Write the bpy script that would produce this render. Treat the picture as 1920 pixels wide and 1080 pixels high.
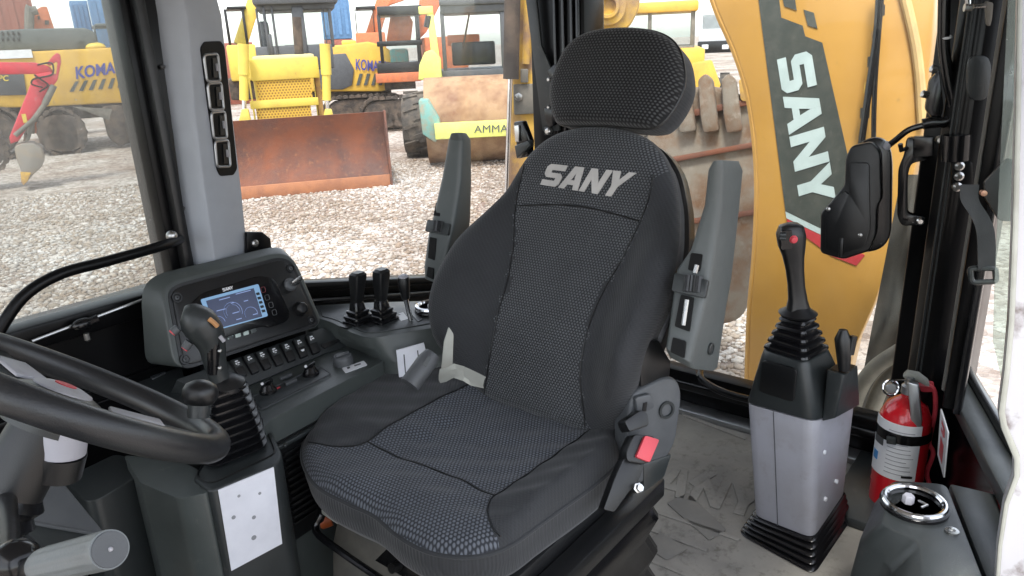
import bpy, bmesh, math, random
import numpy as np
from mathutils import Vector as V, Matrix
R = math.radians
random.seed(7); rng = np.random.default_rng(7)
for o in list(bpy.data.objects): bpy.data.objects.remove(o)
SC = bpy.context.scene; COL = SC.collection

# ------------------------------------------------------------------ camera
FPX, AZ, PITCH, ROLL = 1387.0, R(39), R(18.5), R(2.5)
CAM = V((0, 0, 1.30))                       # metres above the cab floor (z = 0); yard ground at GZ
GZ = -0.90
cf = V((math.cos(AZ)*math.cos(PITCH), math.sin(AZ)*math.cos(PITCH), -math.sin(PITCH)))
_r = V((math.sin(AZ), -math.cos(AZ), 0)); _u = _r.cross(cf)
cr = _r*math.cos(ROLL) - _u*math.sin(ROLL); cu = _u*math.cos(ROLL) + _r*math.sin(ROLL)
cd = bpy.data.cameras.new('camera'); co = bpy.data.objects.new('camera', cd); COL.objects.link(co)
cd.sensor_width = 36; cd.lens = 36*FPX/1920; cd.clip_start = 0.02; cd.clip_end = 2000
m3 = Matrix((cr, cu, -cf)).transposed()
co.matrix_world = Matrix.Translation(CAM) @ m3.to_4x4(); SC.camera = co

# ------------------------------------------------------------------ light
SUN_EL, SUN_AZ = R(64), R(-150)               # azimuth the light comes from, from +X anticlockwise
w = bpy.data.worlds.new('World'); SC.world = w; w.use_nodes = True
nt = w.node_tree; nt.nodes.clear()
sky = nt.nodes.new('ShaderNodeTexSky'); sky.sky_type = 'NISHITA'; sky.sun_disc = False
sky.sun_elevation = SUN_EL; sky.sun_rotation = R(90) - SUN_AZ
sky.air_density = 1.0; sky.dust_density = 1.2; sky.ozone_density = 1.0
hs = nt.nodes.new('ShaderNodeHueSaturation'); hs.inputs['Saturation'].default_value = 0.35
bg = nt.nodes.new('ShaderNodeBackground'); bg.inputs['Strength'].default_value = 0.15
wo = nt.nodes.new('ShaderNodeOutputWorld')
nt.links.new(sky.outputs[0], hs.inputs['Color']); nt.links.new(hs.outputs[0], bg.inputs[0]); nt.links.new(bg.outputs[0], wo.inputs[0])
sl = bpy.data.lights.new('sun', 'SUN'); sl.energy = 1.4; sl.angle = R(12); sl.color = (1, .96, .9)
so = bpy.data.objects.new('sun', sl); COL.objects.link(so)
sd = V((math.cos(SUN_AZ)*math.cos(SUN_EL), math.sin(SUN_AZ)*math.cos(SUN_EL), math.sin(SUN_EL)))
so.rotation_euler = sd.to_track_quat('Z', 'Y').to_euler(); so.location = (0, -10, 20)
SC.view_settings.view_transform = 'Standard'; SC.view_settings.look = 'None'
SC.view_settings.exposure = 1.85; SC.view_settings.gamma = 1.0
SC.render.engine = 'CYCLES'; SC.cycles.use_denoising = True
SC.cycles.max_bounces = 10; SC.cycles.transparent_max_bounces = 24; SC.cycles.sample_clamp_indirect = 8

# ------------------------------------------------------------------ pixel -> place
def ray(px, py): return cf + cr*((px-960)/FPX) - cu*((py-540)/FPX)
def Z(px, py, z): d = ray(px, py); return CAM + d*((z-CAM.z)/d.z)
def X(px, py, x): d = ray(px, py); return CAM + d*((x-CAM.x)/d.x)
def Y(px, py, y): d = ray(px, py); return CAM + d*((y-CAM.y)/d.y)
def D(px, py, t): return CAM + ray(px, py)*t
class PL:                                     # a plane of the place, hit by photo pixels
    def __init__(s, o, n):
        s.o = V(o); s.n = V(n).normalized()
        if (CAM-s.o).dot(s.n) < 0: s.n = -s.n
    def p(s, px, py, off=0.0):
        d = ray(px, py); o = s.o + s.n*off
        return CAM + d*((o-CAM).dot(s.n)/d.dot(s.n))
    def s(s, pts, off=0.0): return [s.p(a, b, off) for a, b in pts]

# ------------------------------------------------------------------ geometry helpers
def rnd(pts, r, n=4):                         # round the corners of a closed polygon
    out = []; N = len(pts); T = type(pts[0])
    q = [V(p) for p in pts]
    for i in range(N):
        a, b, c = q[i-1], q[i], q[(i+1) % N]
        la, lc = (a-b).length, (c-b).length
        ra = min(r, la*.49); rc = min(r, lc*.49)
        p0 = b + (a-b).normalized()*ra; p2 = b + (c-b).normalized()*rc
        for k in range(n+1):
            t = k/n; out.append(p0*(1-t)**2 + b*2*t*(1-t) + p2*t*t)
    return out
def smooth(pts, n=6, closed=False):           # Catmull-Rom through points
    q = [V(p) for p in pts]; N = len(q); out = []
    for i in range(N if closed else N-1):
        if closed: a, b, c, d = q[i-1], q[i], q[(i+1) % N], q[(i+2) % N]
        else: a, b, c, d = q[max(i-1, 0)], q[i], q[i+1], q[min(i+2, N-1)]
        for k in range(n):
            t = k/n
            out.append(0.5*((2*b) + (c-a)*t + (2*a-5*b+4*c-d)*t*t + (3*b-a-3*c+d)*t**3))
    if not closed: out.append(q[-1])
    return out
class MB:
    def __init__(s, T=None): s.v = []; s.f = []; s.T = T; s.uv = {}
    def add(s, vs, fs):
        k = len(s.v)
        s.v += [(s.T @ V(p)) if s.T else V(p) for p in vs]
        s.f += [tuple(i+k for i in f) for f in fs]; return s
    def box(s, a, b):
        x0, y0, z0 = a; x1, y1, z1 = b
        return s.add([(x0,y0,z0),(x1,y0,z0),(x1,y1,z0),(x0,y1,z0),(x0,y0,z1),(x1,y0,z1),(x1,y1,z1),(x0,y1,z1)],
                     [(0,3,2,1),(4,5,6,7),(0,1,5,4),(1,2,6,5),(2,3,7,6),(3,0,4,7)])
    def prism(s, pts, d):                     # polygon swept by vector d
        n = len(pts); d = V(d); a = [V(p) for p in pts]; b = [p+d for p in a]
        return s.add(a+b, [tuple(range(n))[::-1], tuple(range(n, 2*n))] + [(i, (i+1) % n, n+(i+1) % n, n+i) for i in range(n)])
    def loft(s, rings, cap=True):
        n = len(rings[0]); vs = [p for r in rings for p in r]; fs = []
        for k in range(len(rings)-1):
            for i in range(n):
                j = (i+1) % n; fs.append((k*n+i, k*n+j, (k+1)*n+j, (k+1)*n+i))
        if cap: fs += [tuple(range(n))[::-1], tuple(range((len(rings)-1)*n, len(rings)*n))]
        return s.add(vs, fs)
    def tube(s, path, r, n=10, closed=False, flat=1.0):
        P = [V(p) for p in path]; N = len(P); rings = []; up = None
        for i in range(N):
            if closed: t = (P[(i+1) % N]-P[i-1])
            else: t = P[min(i+1, N-1)]-P[max(i-1, 0)]
            t.normalize()
            if up is None:
                up = t.orthogonal().normalized() if abs(t.z) > .9 else (V((0,0,1))-t*t.z).normalized()
            else: up = (up - t*up.dot(t)).normalized()
            b = t.cross(up); rr = r[i] if isinstance(r, (list, tuple)) else r
            rings.append([P[i] + (up*math.cos(6.2832*k/n)*flat + b*math.sin(6.2832*k/n))*rr for k in range(n)])
        if closed: rings.append(rings[0]); return s.loft(rings, False)
        return s.loft(rings)
    def cyl(s, a, b, r, n=20, r2=None): return s.tube([a, b], [r, r if r2 is None else r2], n)
    def lathe(s, o, ax, prof, n=24):          # prof: (radius, height along axis)
        o = V(o); ax = V(ax).normalized(); u = ax.orthogonal().normalized(); b = ax.cross(u)
        return s.loft([[o + ax*h + (u*math.cos(6.2832*k/n)+b*math.sin(6.2832*k/n))*max(r, 1e-5) for k in range(n)] for r, h in prof])
    def bar(s, a, b, w, h, up=(0,0,1)):       # rectangular bar from a to b
        a, b = V(a), V(b); t = (b-a).normalized(); up = V(up); up = (up-t*up.dot(t)).normalized(); q = t.cross(up)
        ring = lambda p: [p+q*w/2+up*h/2, p-q*w/2+up*h/2, p-q*w/2-up*h/2, p+q*w/2-up*h/2]
        return s.loft([ring(a), ring(b)])
    def ball(s, c, r, n=12, m=8, sc=(1,1,1)):
        c = V(c); rings = []
        for j in range(m+1):
            th = math.pi*j/m
            rings.append([c+V((r*sc[0]*max(math.sin(th),1e-4)*math.cos(6.2832*k/n), r*sc[1]*max(math.sin(th),1e-4)*math.sin(6.2832*k/n), -r*sc[2]*math.cos(th))) for k in range(n)])
        return s.loft(rings)
    def build(s, name, mat, parent=None, bev=0, seg=2, sm=35, uv=None):
        off = V((0,0,0)); p = parent
        while p is not None: off += V(p.location); p = p.parent
        me = bpy.data.meshes.new(name)
        me.from_pydata([tuple(v-off) for v in s.v], [], s.f); me.validate()
        bm = bmesh.new(); bm.from_mesh(me)
        bmesh.ops.recalc_face_normals(bm, faces=bm.faces)
        if bev:
            es = [e for e in bm.edges if len(e.link_faces) == 2 and e.calc_face_angle(0) > R(25)]
            bmesh.ops.bevel(bm, geom=es, offset=bev, segments=seg, affect='EDGES', profile=.5, clamp_overlap=True)
        bm.to_mesh(me); bm.free()
        me.polygons.foreach_set('use_smooth', [True]*len(me.polygons)); me.set_sharp_from_angle(angle=R(sm))
        if uv is not None:
            L = me.uv_layers.new(name='UVMap')
            for lp in me.loops: L.data[lp.index].uv = uv(me.vertices[lp.vertex_index].co + off)
        me.materials.append(mat)
        o = bpy.data.objects.new(name, me); COL.objects.link(o)
        if parent is not None: o.parent = parent
        return o
def tag(o, label=None, cat=None, group=None, kind=None):
    for k, v in (('label', label), ('category', cat), ('group', group), ('kind', kind)):
        if v: o[k] = v
    return o
def thing(name, label, cat, loc, group=None):
    o = bpy.data.objects.new(name, None); COL.objects.link(o); o.location = loc; o.empty_display_size = .1
    return tag(o, label, cat, group)
def slab(pl, px, t0, t1, r=0, n=4):           # px polygon on plane pl, from offset t0 to t1 towards the viewer side
    P = [pl.p(a, b, 0) for a, b in px]
    if r: P = rnd(P, r, n)
    m = MB(); m.prism([p+pl.n*t0 for p in P], pl.n*(t1-t0)); return m
def text_polys(body, bold=0.0, font_size=1.0):
    c = bpy.data.curves.new('t', 'FONT'); c.body = body; c.size = font_size; c.offset = bold; c.resolution_u = 3
    o = bpy.data.objects.new('t', c); COL.objects.link(o); bpy.context.view_layer.update()
    me = o.evaluated_get(bpy.context.evaluated_depsgraph_get()).to_mesh()
    vs = [(v.co.x, v.co.y) for v in me.vertices]; fs = [tuple(p.vertices) for p in me.polygons]
    bpy.data.objects.remove(o); bpy.data.curves.remove(c)
    return vs, fs
def text_on(body, quad, nrm, bold=0.02, lift=.004):   # lettering stretched on a quad (bl, br, tr, tl)
    vs, fs = text_polys(body, bold)
    xs = [a for a, b in vs]; ys = [b for a, b in vs]; x0, x1, y0, y1 = min(xs), max(xs), min(ys), max(ys)
    bl, br, tr, tl = [V(q) for q in quad]; m = MB(); out = []
    for a, b in vs:
        u = (a-x0)/(x1-x0); w_ = (b-y0)/(y1-y0)
        out.append((bl*(1-u)+br*u)*(1-w_)+(tl*(1-u)+tr*u)*w_ + V(nrm)*lift)
    return m.add(out, fs)
S_ = [(0,0),(.85,0),(1,.14),(1,.47),(.85,.61),(.32,.61),(.32,.74),(1,.74),(1,1),(.15,1),(0,.86),(0,.53),(.15,.39),(.68,.39),(.68,.26),(0,.26)]
A_ = [(0,0),(.32,0),(.385,.2),(.72,.2),(.785,0),(1.1,0),(.78,1),(.555,1),(.555,.72),(.65,.4),(.46,.4),(.552,.72),(.552,1),(.33,1)]
N_ = [(0,0),(.3,0),(.3,.55),(.72,0),(1.02,0),(1.02,1),(.72,1),(.72,.45),(.3,1),(0,1)]
Y_ = [(.36,0),(.68,0),(.68,.4),(1.06,1),(.72,1),(.53,.66),(.34,1),(-.02,1),(.36,.4)]
WORD = [(S_, 0), (A_, 1.06), (N_, 2.22), (Y_, 3.28)]      # total width 4.34
def word_on(fn, th, shear=0.0):               # fn(u 0..1, v 0..1) -> point; th sweep vector
    out = []
    for poly, x in WORD:
        pts = [fn((a+x+b*shear)/(4.34+shear), b) for a, b in poly]
        out.append(MB().prism(pts, th))
    return out

# ------------------------------------------------------------------ materials
def nodes(name):
    m = bpy.data.materials.new(name); m.use_nodes = True; t = m.node_tree
    return m, t, t.nodes['Principled BSDF'], t.nodes['Material Output']
def N(t, kind, **kw):
    n = t.nodes.new(kind)
    for k, v in kw.items():
        if hasattr(n, k) and not isinstance(v, tuple) or k in ('operation','blend_type','data_type','feature'): setattr(n, k, v)
    return n
def noise(t, scale, detail=4, rough=.55, co=None):
    n = t.nodes.new('ShaderNodeTexNoise'); n.inputs['Scale'].default_value = scale; n.inputs['Detail'].default_value = detail; n.inputs['Roughness'].default_value = rough
    if co: t.links.new(co, n.inputs['Vector'])
    return n
def coord(t, which='Object'): return t.nodes.new('ShaderNodeTexCoord').outputs[which]
def ramp(t, fac, a, b, ca, cb):
    r = t.nodes.new('ShaderNodeValToRGB'); e = r.color_ramp.elements
    e[0].position = a; e[1].position = b; e[0].color = (*ca, 1) if len(ca) == 3 else ca; e[1].color = (*cb, 1) if len(cb) == 3 else cb
    t.links.new(fac, r.inputs[0]); return r.outputs[0]
def bump(t, bs, h, strength, dist=.002):
    b = t.nodes.new('ShaderNodeBump'); b.inputs['Strength'].default_value = strength; b.inputs['Distance'].default_value = dist
    t.links.new(h, b.inputs['Height']); t.links.new(b.outputs[0], bs.inputs['Normal'])
def M(name, col, rough=.5, metal=0, col2=None, scale=9, lo=.42, hi=.68, bmp=0, bscale=350, coat=0, spec=.5, dist=.001, rv=.1, speck=None, sp_s=45, sp_a=.5, sp_lo=.60):
    m, t, b, o = nodes(name); c = coord(t)
    if col2 is None: col2 = tuple(x*.78 for x in col)
    n = noise(t, scale, 6, .6, c)
    cc_ = ramp(t, n.outputs['Fac'], lo, hi, col, col2)
    if speck:                                  # dust, scuffs and chips with shapes of their own
        ns = noise(t, sp_s, 8, .7, c); nl = noise(t, sp_s*.12, 4, .6, c)
        f_ = math_(t, 'MULTIPLY', ramp(t, ns.outputs['Fac'], sp_lo, sp_lo+.14, (0,)*3, (sp_a,)*3), ramp(t, nl.outputs['Fac'], .38, .62, (.25,)*3, (1,)*3))
        mx = t.nodes.new('ShaderNodeMix'); mx.data_type = 'RGBA'; t.links.new(f_, mx.inputs[0]); t.links.new(cc_, mx.inputs[6]); mx.inputs[7].default_value = (*speck, 1); cc_ = mx.outputs[2]
    t.links.new(cc_, b.inputs['Base Color'])
    n2 = noise(t, scale*2.3, 4, .6, c)
    t.links.new(ramp(t, n2.outputs['Fac'], .3, .75, (max(rough-rv, .03),)*3, (min(rough+rv*1.2, 1),)*3), b.inputs['Roughness'])
    b.inputs['Metallic'].default_value = metal; b.inputs['Specular IOR Level'].default_value = spec
    b.inputs['Coat Weight'].default_value = coat; b.inputs['Coat Roughness'].default_value = .08
    if bmp:
        n3 = noise(t, bscale, 2, .5, c); bump(t, b, n3.outputs['Fac'], bmp, dist)
    return m
def math_(t, op, a, b=None):
    n = t.nodes.new('ShaderNodeMath'); n.operation = op
    for i, x in enumerate((a, b)):
        if x is None: continue
        if isinstance(x, (int, float)): n.inputs[i].default_value = x
        else: t.links.new(x, n.inputs[i])
    return n.outputs[0]
def fabric_dots(name, dark, light, pu, pv, rad=.3, strength=.6):
    m, t, b, o = nodes(name); uv = coord(t, 'UV'); s = t.nodes.new('ShaderNodeSeparateXYZ'); t.links.new(uv, s.inputs[0])
    v = math_(t, 'DIVIDE', s.outputs[1], pv); row = math_(t, 'FLOOR', v); odd = math_(t, 'MULTIPLY', math_(t, 'MODULO', math_(t, 'ABSOLUTE', row), 2.0), .5)
    u = math_(t, 'ADD', math_(t, 'DIVIDE', s.outputs[0], pu), odd)
    fu = math_(t, 'SUBTRACT', math_(t, 'FRACT', u), .5); fv = math_(t, 'MULTIPLY', math_(t, 'SUBTRACT', math_(t, 'FRACT', v), .5), .8)
    d = math_(t, 'SQRT', math_(t, 'ADD', math_(t, 'MULTIPLY', fu, fu), math_(t, 'MULTIPLY', fv, fv)))
    mask = ramp(t, d, rad-.1, rad+.1, (1,1,1), (0,0,0))
    n = noise(t, 8, 4, .6, coord(t)); n2 = noise(t, 900, 2, .5, coord(t))
    lt = ramp(t, n.outputs['Fac'], .3, .75, light, tuple(x*.7 for x in light))
    mx = t.nodes.new('ShaderNodeMix'); mx.data_type = 'RGBA'
    t.links.new(mask, mx.inputs[0]); mx.inputs[6].default_value = (*dark, 1); t.links.new(lt, mx.inputs[7])
    t.links.new(mx.outputs[2], b.inputs['Base Color']); b.inputs['Roughness'].default_value = .85
    b.inputs['Specular IOR Level'].default_value = .25
    b.inputs['Sheen Weight'].default_value = .15
    h = math_(t, 'ADD', mask, math_(t, 'MULTIPLY', n2.outputs['Fac'], .4)); bump(t, b, h, strength, .0015)
    return m
def fabric_rib(name, col, pitch):
    m, t, b, o = nodes(name); uv = coord(t, 'UV'); s = t.nodes.new('ShaderNodeSeparateXYZ'); t.links.new(uv, s.inputs[0])
    k = math_(t, 'ADD', s.outputs[0], math_(t, 'MULTIPLY', s.outputs[1], .5))
    wv = math_(t, 'SINE', math_(t, 'MULTIPLY', k, 6.2832/pitch)); w2 = math_(t, 'SINE', math_(t, 'MULTIPLY', s.outputs[1], 6.2832/(pitch*.8)))
    h = math_(t, 'MULTIPLY', wv, w2); n = noise(t, 6, 5, .6, coord(t))
    t.links.new(ramp(t, math_(t, 'ADD', math_(t, 'MULTIPLY', h, .18), n.outputs['Fac']), .2, .8, tuple(x*1.25 for x in col), tuple(x*.7 for x in col)), b.inputs['Base Color'])
    b.inputs['Roughness'].default_value = .8; b.inputs['Specular IOR Level'].default_value = .3; b.inputs['Sheen Weight'].default_value = .15
    bump(t, b, h, .35, .001); return m
def glass(name, tint, dust, dustcol=(.6,.58,.55), streak=(6, 6, 1.5), gl=.8):
    m, t, b, o = nodes(name); t.nodes.remove(b)
    tr = t.nodes.new('ShaderNodeBsdfTransparent'); tr.inputs[0].default_value = (*tint, 1)
    g = t.nodes.new('ShaderNodeBsdfGlossy'); g.inputs['Roughness'].default_value = .03
    fr = t.nodes.new('ShaderNodeFresnel'); fr.inputs[0].default_value = 1.45
    mx = t.nodes.new('ShaderNodeMixShader'); t.links.new(math_(t, 'MULTIPLY', fr.outputs[0], gl), mx.inputs[0]); t.links.new(tr.outputs[0], mx.inputs[1]); t.links.new(g.outputs[0], mx.inputs[2])
    df = t.nodes.new('ShaderNodeBsdfDiffuse'); df.inputs[0].default_value = (*dustcol, 1)
    tl = t.nodes.new('ShaderNodeBsdfTranslucent'); tl.inputs[0].default_value = (*dustcol, 1)
    dm = t.nodes.new('ShaderNodeMixShader'); dm.inputs[0].default_value = .5; t.links.new(df.outputs[0], dm.inputs[1]); t.links.new(tl.outputs[0], dm.inputs[2])
    c = coord(t); mp = t.nodes.new('ShaderNodeMapping'); mp.inputs['Scale'].default_value = streak; t.links.new(c, mp.inputs[0])
    n = noise(t, 1.6, 8, .65, mp.outputs[0]); sp = noise(t, 70, 3, .6, c)
    f1 = ramp(t, n.outputs['Fac'], .3, .8, (dust*.35,)*3, (dust*1.6,)*3)
    f2 = ramp(t, sp.outputs['Fac'], .68, .74, (0,)*3, (dust*1.2,)*3)
    mm = t.nodes.new('ShaderNodeMixShader'); t.links.new(math_(t, 'ADD', f1, f2), mm.inputs[0]); t.links.new(mx.outputs[0], mm.inputs[1]); t.links.new(dm.outputs[0], mm.inputs[2])
    t.links.new(mm.outputs[0], o.inputs[0]); return m
def emit(name, col, s):
    m, t, b, o = nodes(name); b.inputs['Base Color'].default_value = (*[x*.2 for x in col], 1); b.inputs['Roughness'].default_value = .15
    b.inputs['Emission Color'].default_value = (*col, 1); b.inputs['Emission Strength'].default_value = s; return m
K = dict(
    paint=M('black_paint', (.004,.004,.0045), .30, spec=.2, rv=.02),
    black=M('black_plastic', (.008,.0084,.0092), .34, rv=.05, bmp=.25, bscale=900),
    dark=M('charcoal_plastic', speck=(.14,.13,.115), sp_s=38, sp_a=.35, col=(.027,.031,.032), rough=.36, rv=.05, bmp=.35, bscale=700, col2=(.021,.025,.026)),
    green=M('console_plastic', speck=(.19,.18,.16), sp_s=34, sp_a=.35, col=(.060,.069,.067), rough=.36, rv=.05, bmp=.35, bscale=700, col2=(.052,.060,.058)),
    arm=M('armrest_plastic', speck=(.20,.19,.17), sp_s=40, sp_a=.3, col=(.082,.092,.091), rough=.42, rv=.05, bmp=.35, bscale=700, col2=(.07,.079,.078)),
    mid=M('grey_plastic', (.075,.08,.086), .5, bmp=.25, bscale=700),
    trim=M('pillar_trim', speck=(.22,.21,.2), sp_s=30, sp_a=.3, col=(.33,.35,.385), rough=.5, bmp=.2, bscale=600, col2=(.30,.32,.35)),
    lav=M('pale_grey_plastic', speck=(.20,.18,.155), sp_s=22, sp_a=.45, sp_lo=.55, col=(.36,.36,.40), rough=.5, col2=(.30,.295,.31), scale=5, bmp=.2, bscale=500),
    rubber=M('rubber', (.007,.007,.008), .2, rv=.03), vblack=M('vent_black', (.004,.004,.004), .5, spec=.2, rv=.03),
    gloss=M('gloss_black', (.006,.006,.007), .18, spec=.45, rv=.02),
    wheel=M('wheel_rubber', speck=(.10,.085,.07), sp_s=50, sp_a=.4, col=(.016,.017,.019), rough=.34, rv=.05, col2=(.04,.036,.032), scale=6, lo=.5, hi=.85, bmp=.3, bscale=600),
    white=M('white_print', (.72,.73,.75), .6, col2=(.62,.63,.66)),
    paper=M('white_paper', (.75,.76,.82), .6, col2=(.68,.69,.75), scale=14),
    cream=M('cream_strap', (.33,.335,.30), .7, col2=(.24,.24,.21)),
    chrome=M('chrome', (.75,.75,.76), .12, metal=1),
    steel=M('zinc_steel', (.55,.55,.54), .3, metal=1),
    alum=M('aluminium', (.45,.46,.47), .38, metal=.9),
    red=M('red_enamel', (.55,.012,.02), .22, coat=.5, col2=(.48,.01,.018)),
    redp=M('red_plastic', (.62,.06,.08), .4),
    orange=M('orange_paint', (.62,.13,.03), .45),
    mat_=M('dusty_floor_mat', speck=(.10,.09,.075), sp_s=30, sp_a=.7, sp_lo=.52, col=(.31,.295,.26), rough=.85, col2=(.18,.172,.16), scale=4, lo=.35, hi=.7, bmp=.5, bscale=120),
    mat2=M('worn_mat_pad', (.15,.145,.135), .8, col2=(.2,.19,.17), scale=6),
    grime=M('grimy_steel', (.12,.115,.10), .7, col2=(.2,.18,.15), scale=7, bmp=.3, bscale=90),
    letter=M('silver_print', (.50,.48,.46), .55),
    logo=M('boom_print_white', speck=(.25,.25,.22), sp_s=45, sp_a=.4, col=(.50,.60,.60), rough=.5, col2=(.42,.51,.51)),
    decal=M('boom_print_dark', speck=(.22,.215,.19), sp_s=40, sp_a=.5, sp_lo=.58, col=(.05,.058,.052), rough=.5, col2=(.075,.08,.07), scale=22),
    yellow=M('yellow_paint', speck=(.13,.085,.035), sp_s=26, sp_a=.7, sp_lo=.63, bmp=.15, bscale=20, dist=.004, col=(.54,.29,.06), rough=.42, col2=(.46,.24,.05), scale=3, lo=.35, hi=.75, coat=.15),
    lemon=M('lemon_paint', speck=(.20,.12,.05), sp_s=9, sp_a=.6, sp_lo=.6, col=(.66,.50,.08), rough=.5, col2=(.52,.36,.07), scale=2.2),
    komat=M('machine_yellow', speck=(.20,.13,.06), sp_s=8, sp_a=.6, sp_lo=.58, col=(.66,.40,.05), rough=.5, col2=(.5,.29,.045), scale=1.6),
    rust=M('rusty_steel', speck=(.30,.13,.06), sp_s=14, sp_a=.7, sp_lo=.56, col=(.20,.065,.03), rough=.75, col2=(.10,.05,.04), scale=1.6, lo=.38, hi=.62, bmp=.4, bscale=40),
    mud=M('muddy_steel', (.04,.033,.029), .9, col2=(.13,.095,.07), scale=5, lo=.4, hi=.7, bmp=.6, bscale=30),
    drum=M('dusty_drum', speck=(.13,.075,.045), sp_s=10, sp_a=.7, sp_lo=.56, col=(.36,.23,.13), rough=.8, col2=(.20,.10,.055), scale=2.6, bmp=.4, bscale=40),
    hood=M('grey_green_hood', (.085,.10,.098), .55, col2=(.06,.07,.07)),
    greyp=M('machine_grey', (.075,.08,.088), .5),
    lime=M('lime_paint', (.68,.72,.16), .5, col2=(.6,.58,.18)),
    teal=M('teal_paint', (.16,.36,.32), .6, col2=(.3,.28,.2)),
    redm=M('excavator_red', (.58,.03,.05), .4),
    orangm=M('excavator_orange', (.55,.15,.05), .55, col2=(.40,.12,.05)),
    blue=M('print_blue', (.05,.06,.28), .5),
    cblue=M('container_blue', (.10,.22,.40), .6), cred=M('container_red', (.28,.09,.06), .7),
    tyre=M('dusty_tyre', (.055,.05,.046), .9, col2=(.14,.115,.09), scale=6, bmp=.3, bscale=60),
    bucket=M('worn_bucket', speck=(.34,.31,.27), sp_s=16, sp_a=.6, sp_lo=.52, col=(.20,.175,.145), rough=.85, col2=(.15,.075,.035), scale=5.5, lo=.42, hi=.66, bmp=.6, bscale=35),
    hose=M('dusty_hose', (.30,.28,.23), .85, col2=(.2,.185,.155), scale=12),
    tarp=M('dusty_rubber_cover', (.10,.095,.082), .85, col2=(.15,.135,.11), scale=5),
    yrust=M('flaking_yellow', (.60,.36,.06), .7, col2=(.28,.17,.10), scale=5, lo=.42, hi=.6, bmp=.4, bscale=60),
    film=M('protective_film', (.46,.455,.48), .4, col2=(.13,.10,.09), scale=11, lo=.56, hi=.68),
    dred=M('dim_red', (.16,.03,.035), .5),
    grey3=M('print_grey', (.28,.29,.31), .6),
    seal=M('grey_seal', (.20,.19,.17), .6),
)
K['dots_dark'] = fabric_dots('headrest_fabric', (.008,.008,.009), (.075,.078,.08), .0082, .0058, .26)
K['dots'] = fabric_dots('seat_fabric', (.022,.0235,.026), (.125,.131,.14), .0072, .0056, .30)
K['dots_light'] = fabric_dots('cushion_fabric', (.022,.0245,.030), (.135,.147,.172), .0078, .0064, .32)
K['rib'] = fabric_rib('bolster_fabric', (.027,.0285,.0315), .008)
K['glass_l'] = glass('dusty_side_glass', (.80,.82,.80), .17, (.55,.53,.50))
K['glass_q'] = glass('quarter_glass', (.95,.95,.94), .016, gl=.1)
K['glass_r'] = glass('rear_glass', (.93,.94,.92), .02, gl=.4)
K['glass_d'] = glass('door_glass', (.80,.86,.82), .22, (.6,.64,.6))
K['glass_m'] = glass('machine_glass', (.93,.95,.95), .02, (.5,.55,.56), gl=.35)

# ------------------------------------------------------------------ the yard ground
def ground_mat():
    m, t, b, o = nodes('gravel_ground'); c = coord(t)
    v = t.nodes.new('ShaderNodeTexVoronoi'); v.inputs['Scale'].default_value = 16; t.links.new(c, v.inputs['Vector'])
    v2 = t.nodes.new('ShaderNodeTexVoronoi'); v2.inputs['Scale'].default_value = 34; t.links.new(c, v2.inputs['Vector'])
    sp = t.nodes.new('ShaderNodeSeparateColor'); t.links.new(v.outputs['Color'], sp.inputs[0])
    base = ramp(t, sp.outputs[0], .1, .95, (.26,.22,.19), (.54,.50,.46))
    n = noise(t, .5, 6, .6, c); patch = ramp(t, n.outputs['Fac'], .42, .62, (1,1,1), (.62,.52,.46))
    mx = t.nodes.new('ShaderNodeMix'); mx.data_type = 'RGBA'; mx.blend_type = 'MULTIPLY'; mx.inputs[0].default_value = 1
    t.links.new(base, mx.inputs[6]); t.links.new(patch, mx.inputs[7]); t.links.new(mx.outputs[2], b.inputs['Base Color'])
    b.inputs['Roughness'].default_value = .95
    h = math_(t, 'ADD', v.outputs['Distance'], math_(t, 'MULTIPLY', v2.outputs['Distance'], .5)); bump(t, b, h, .7, .03)
    return m
def stone_mat():
    m, t, b, o = nodes('gravel_stone'); g = t.nodes.new('ShaderNodeNewGeometry')
    r = t.nodes.new('ShaderNodeValToRGB'); t.links.new(g.outputs['Random Per Island'], r.inputs[0])
    e = r.color_ramp.elements; e[0].color = (.30,.26,.22,1); e[1].color = (.66,.63,.60,1)
    k = e.new(.35); k.color = (.40,.33,.27,1); k = e.new(.6); k.color = (.44,.42,.40,1)
    pn_ = noise(t, .55, 5, .6, g.outputs['Position']); mx = t.nodes.new('ShaderNodeMix'); mx.data_type = 'RGBA'; mx.blend_type = 'MULTIPLY'; mx.inputs[0].default_value = 1
    t.links.new(r.outputs[0], mx.inputs[6]); t.links.new(ramp(t, pn_.outputs['Fac'], .40, .60, (1,1,1), (.62,.56,.50)), mx.inputs[7])
    t.links.new(mx.outputs[2], b.inputs['Base Color']); b.inputs['Roughness'].default_value = .9; return m
mg = MB(); mg.add([(-400,-400,GZ),(400,-400,GZ),(400,400,GZ),(-400,400,GZ)], [(0,1,2,3)])
tag(mg.build('ground', ground_mat()), kind='structure')
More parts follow.
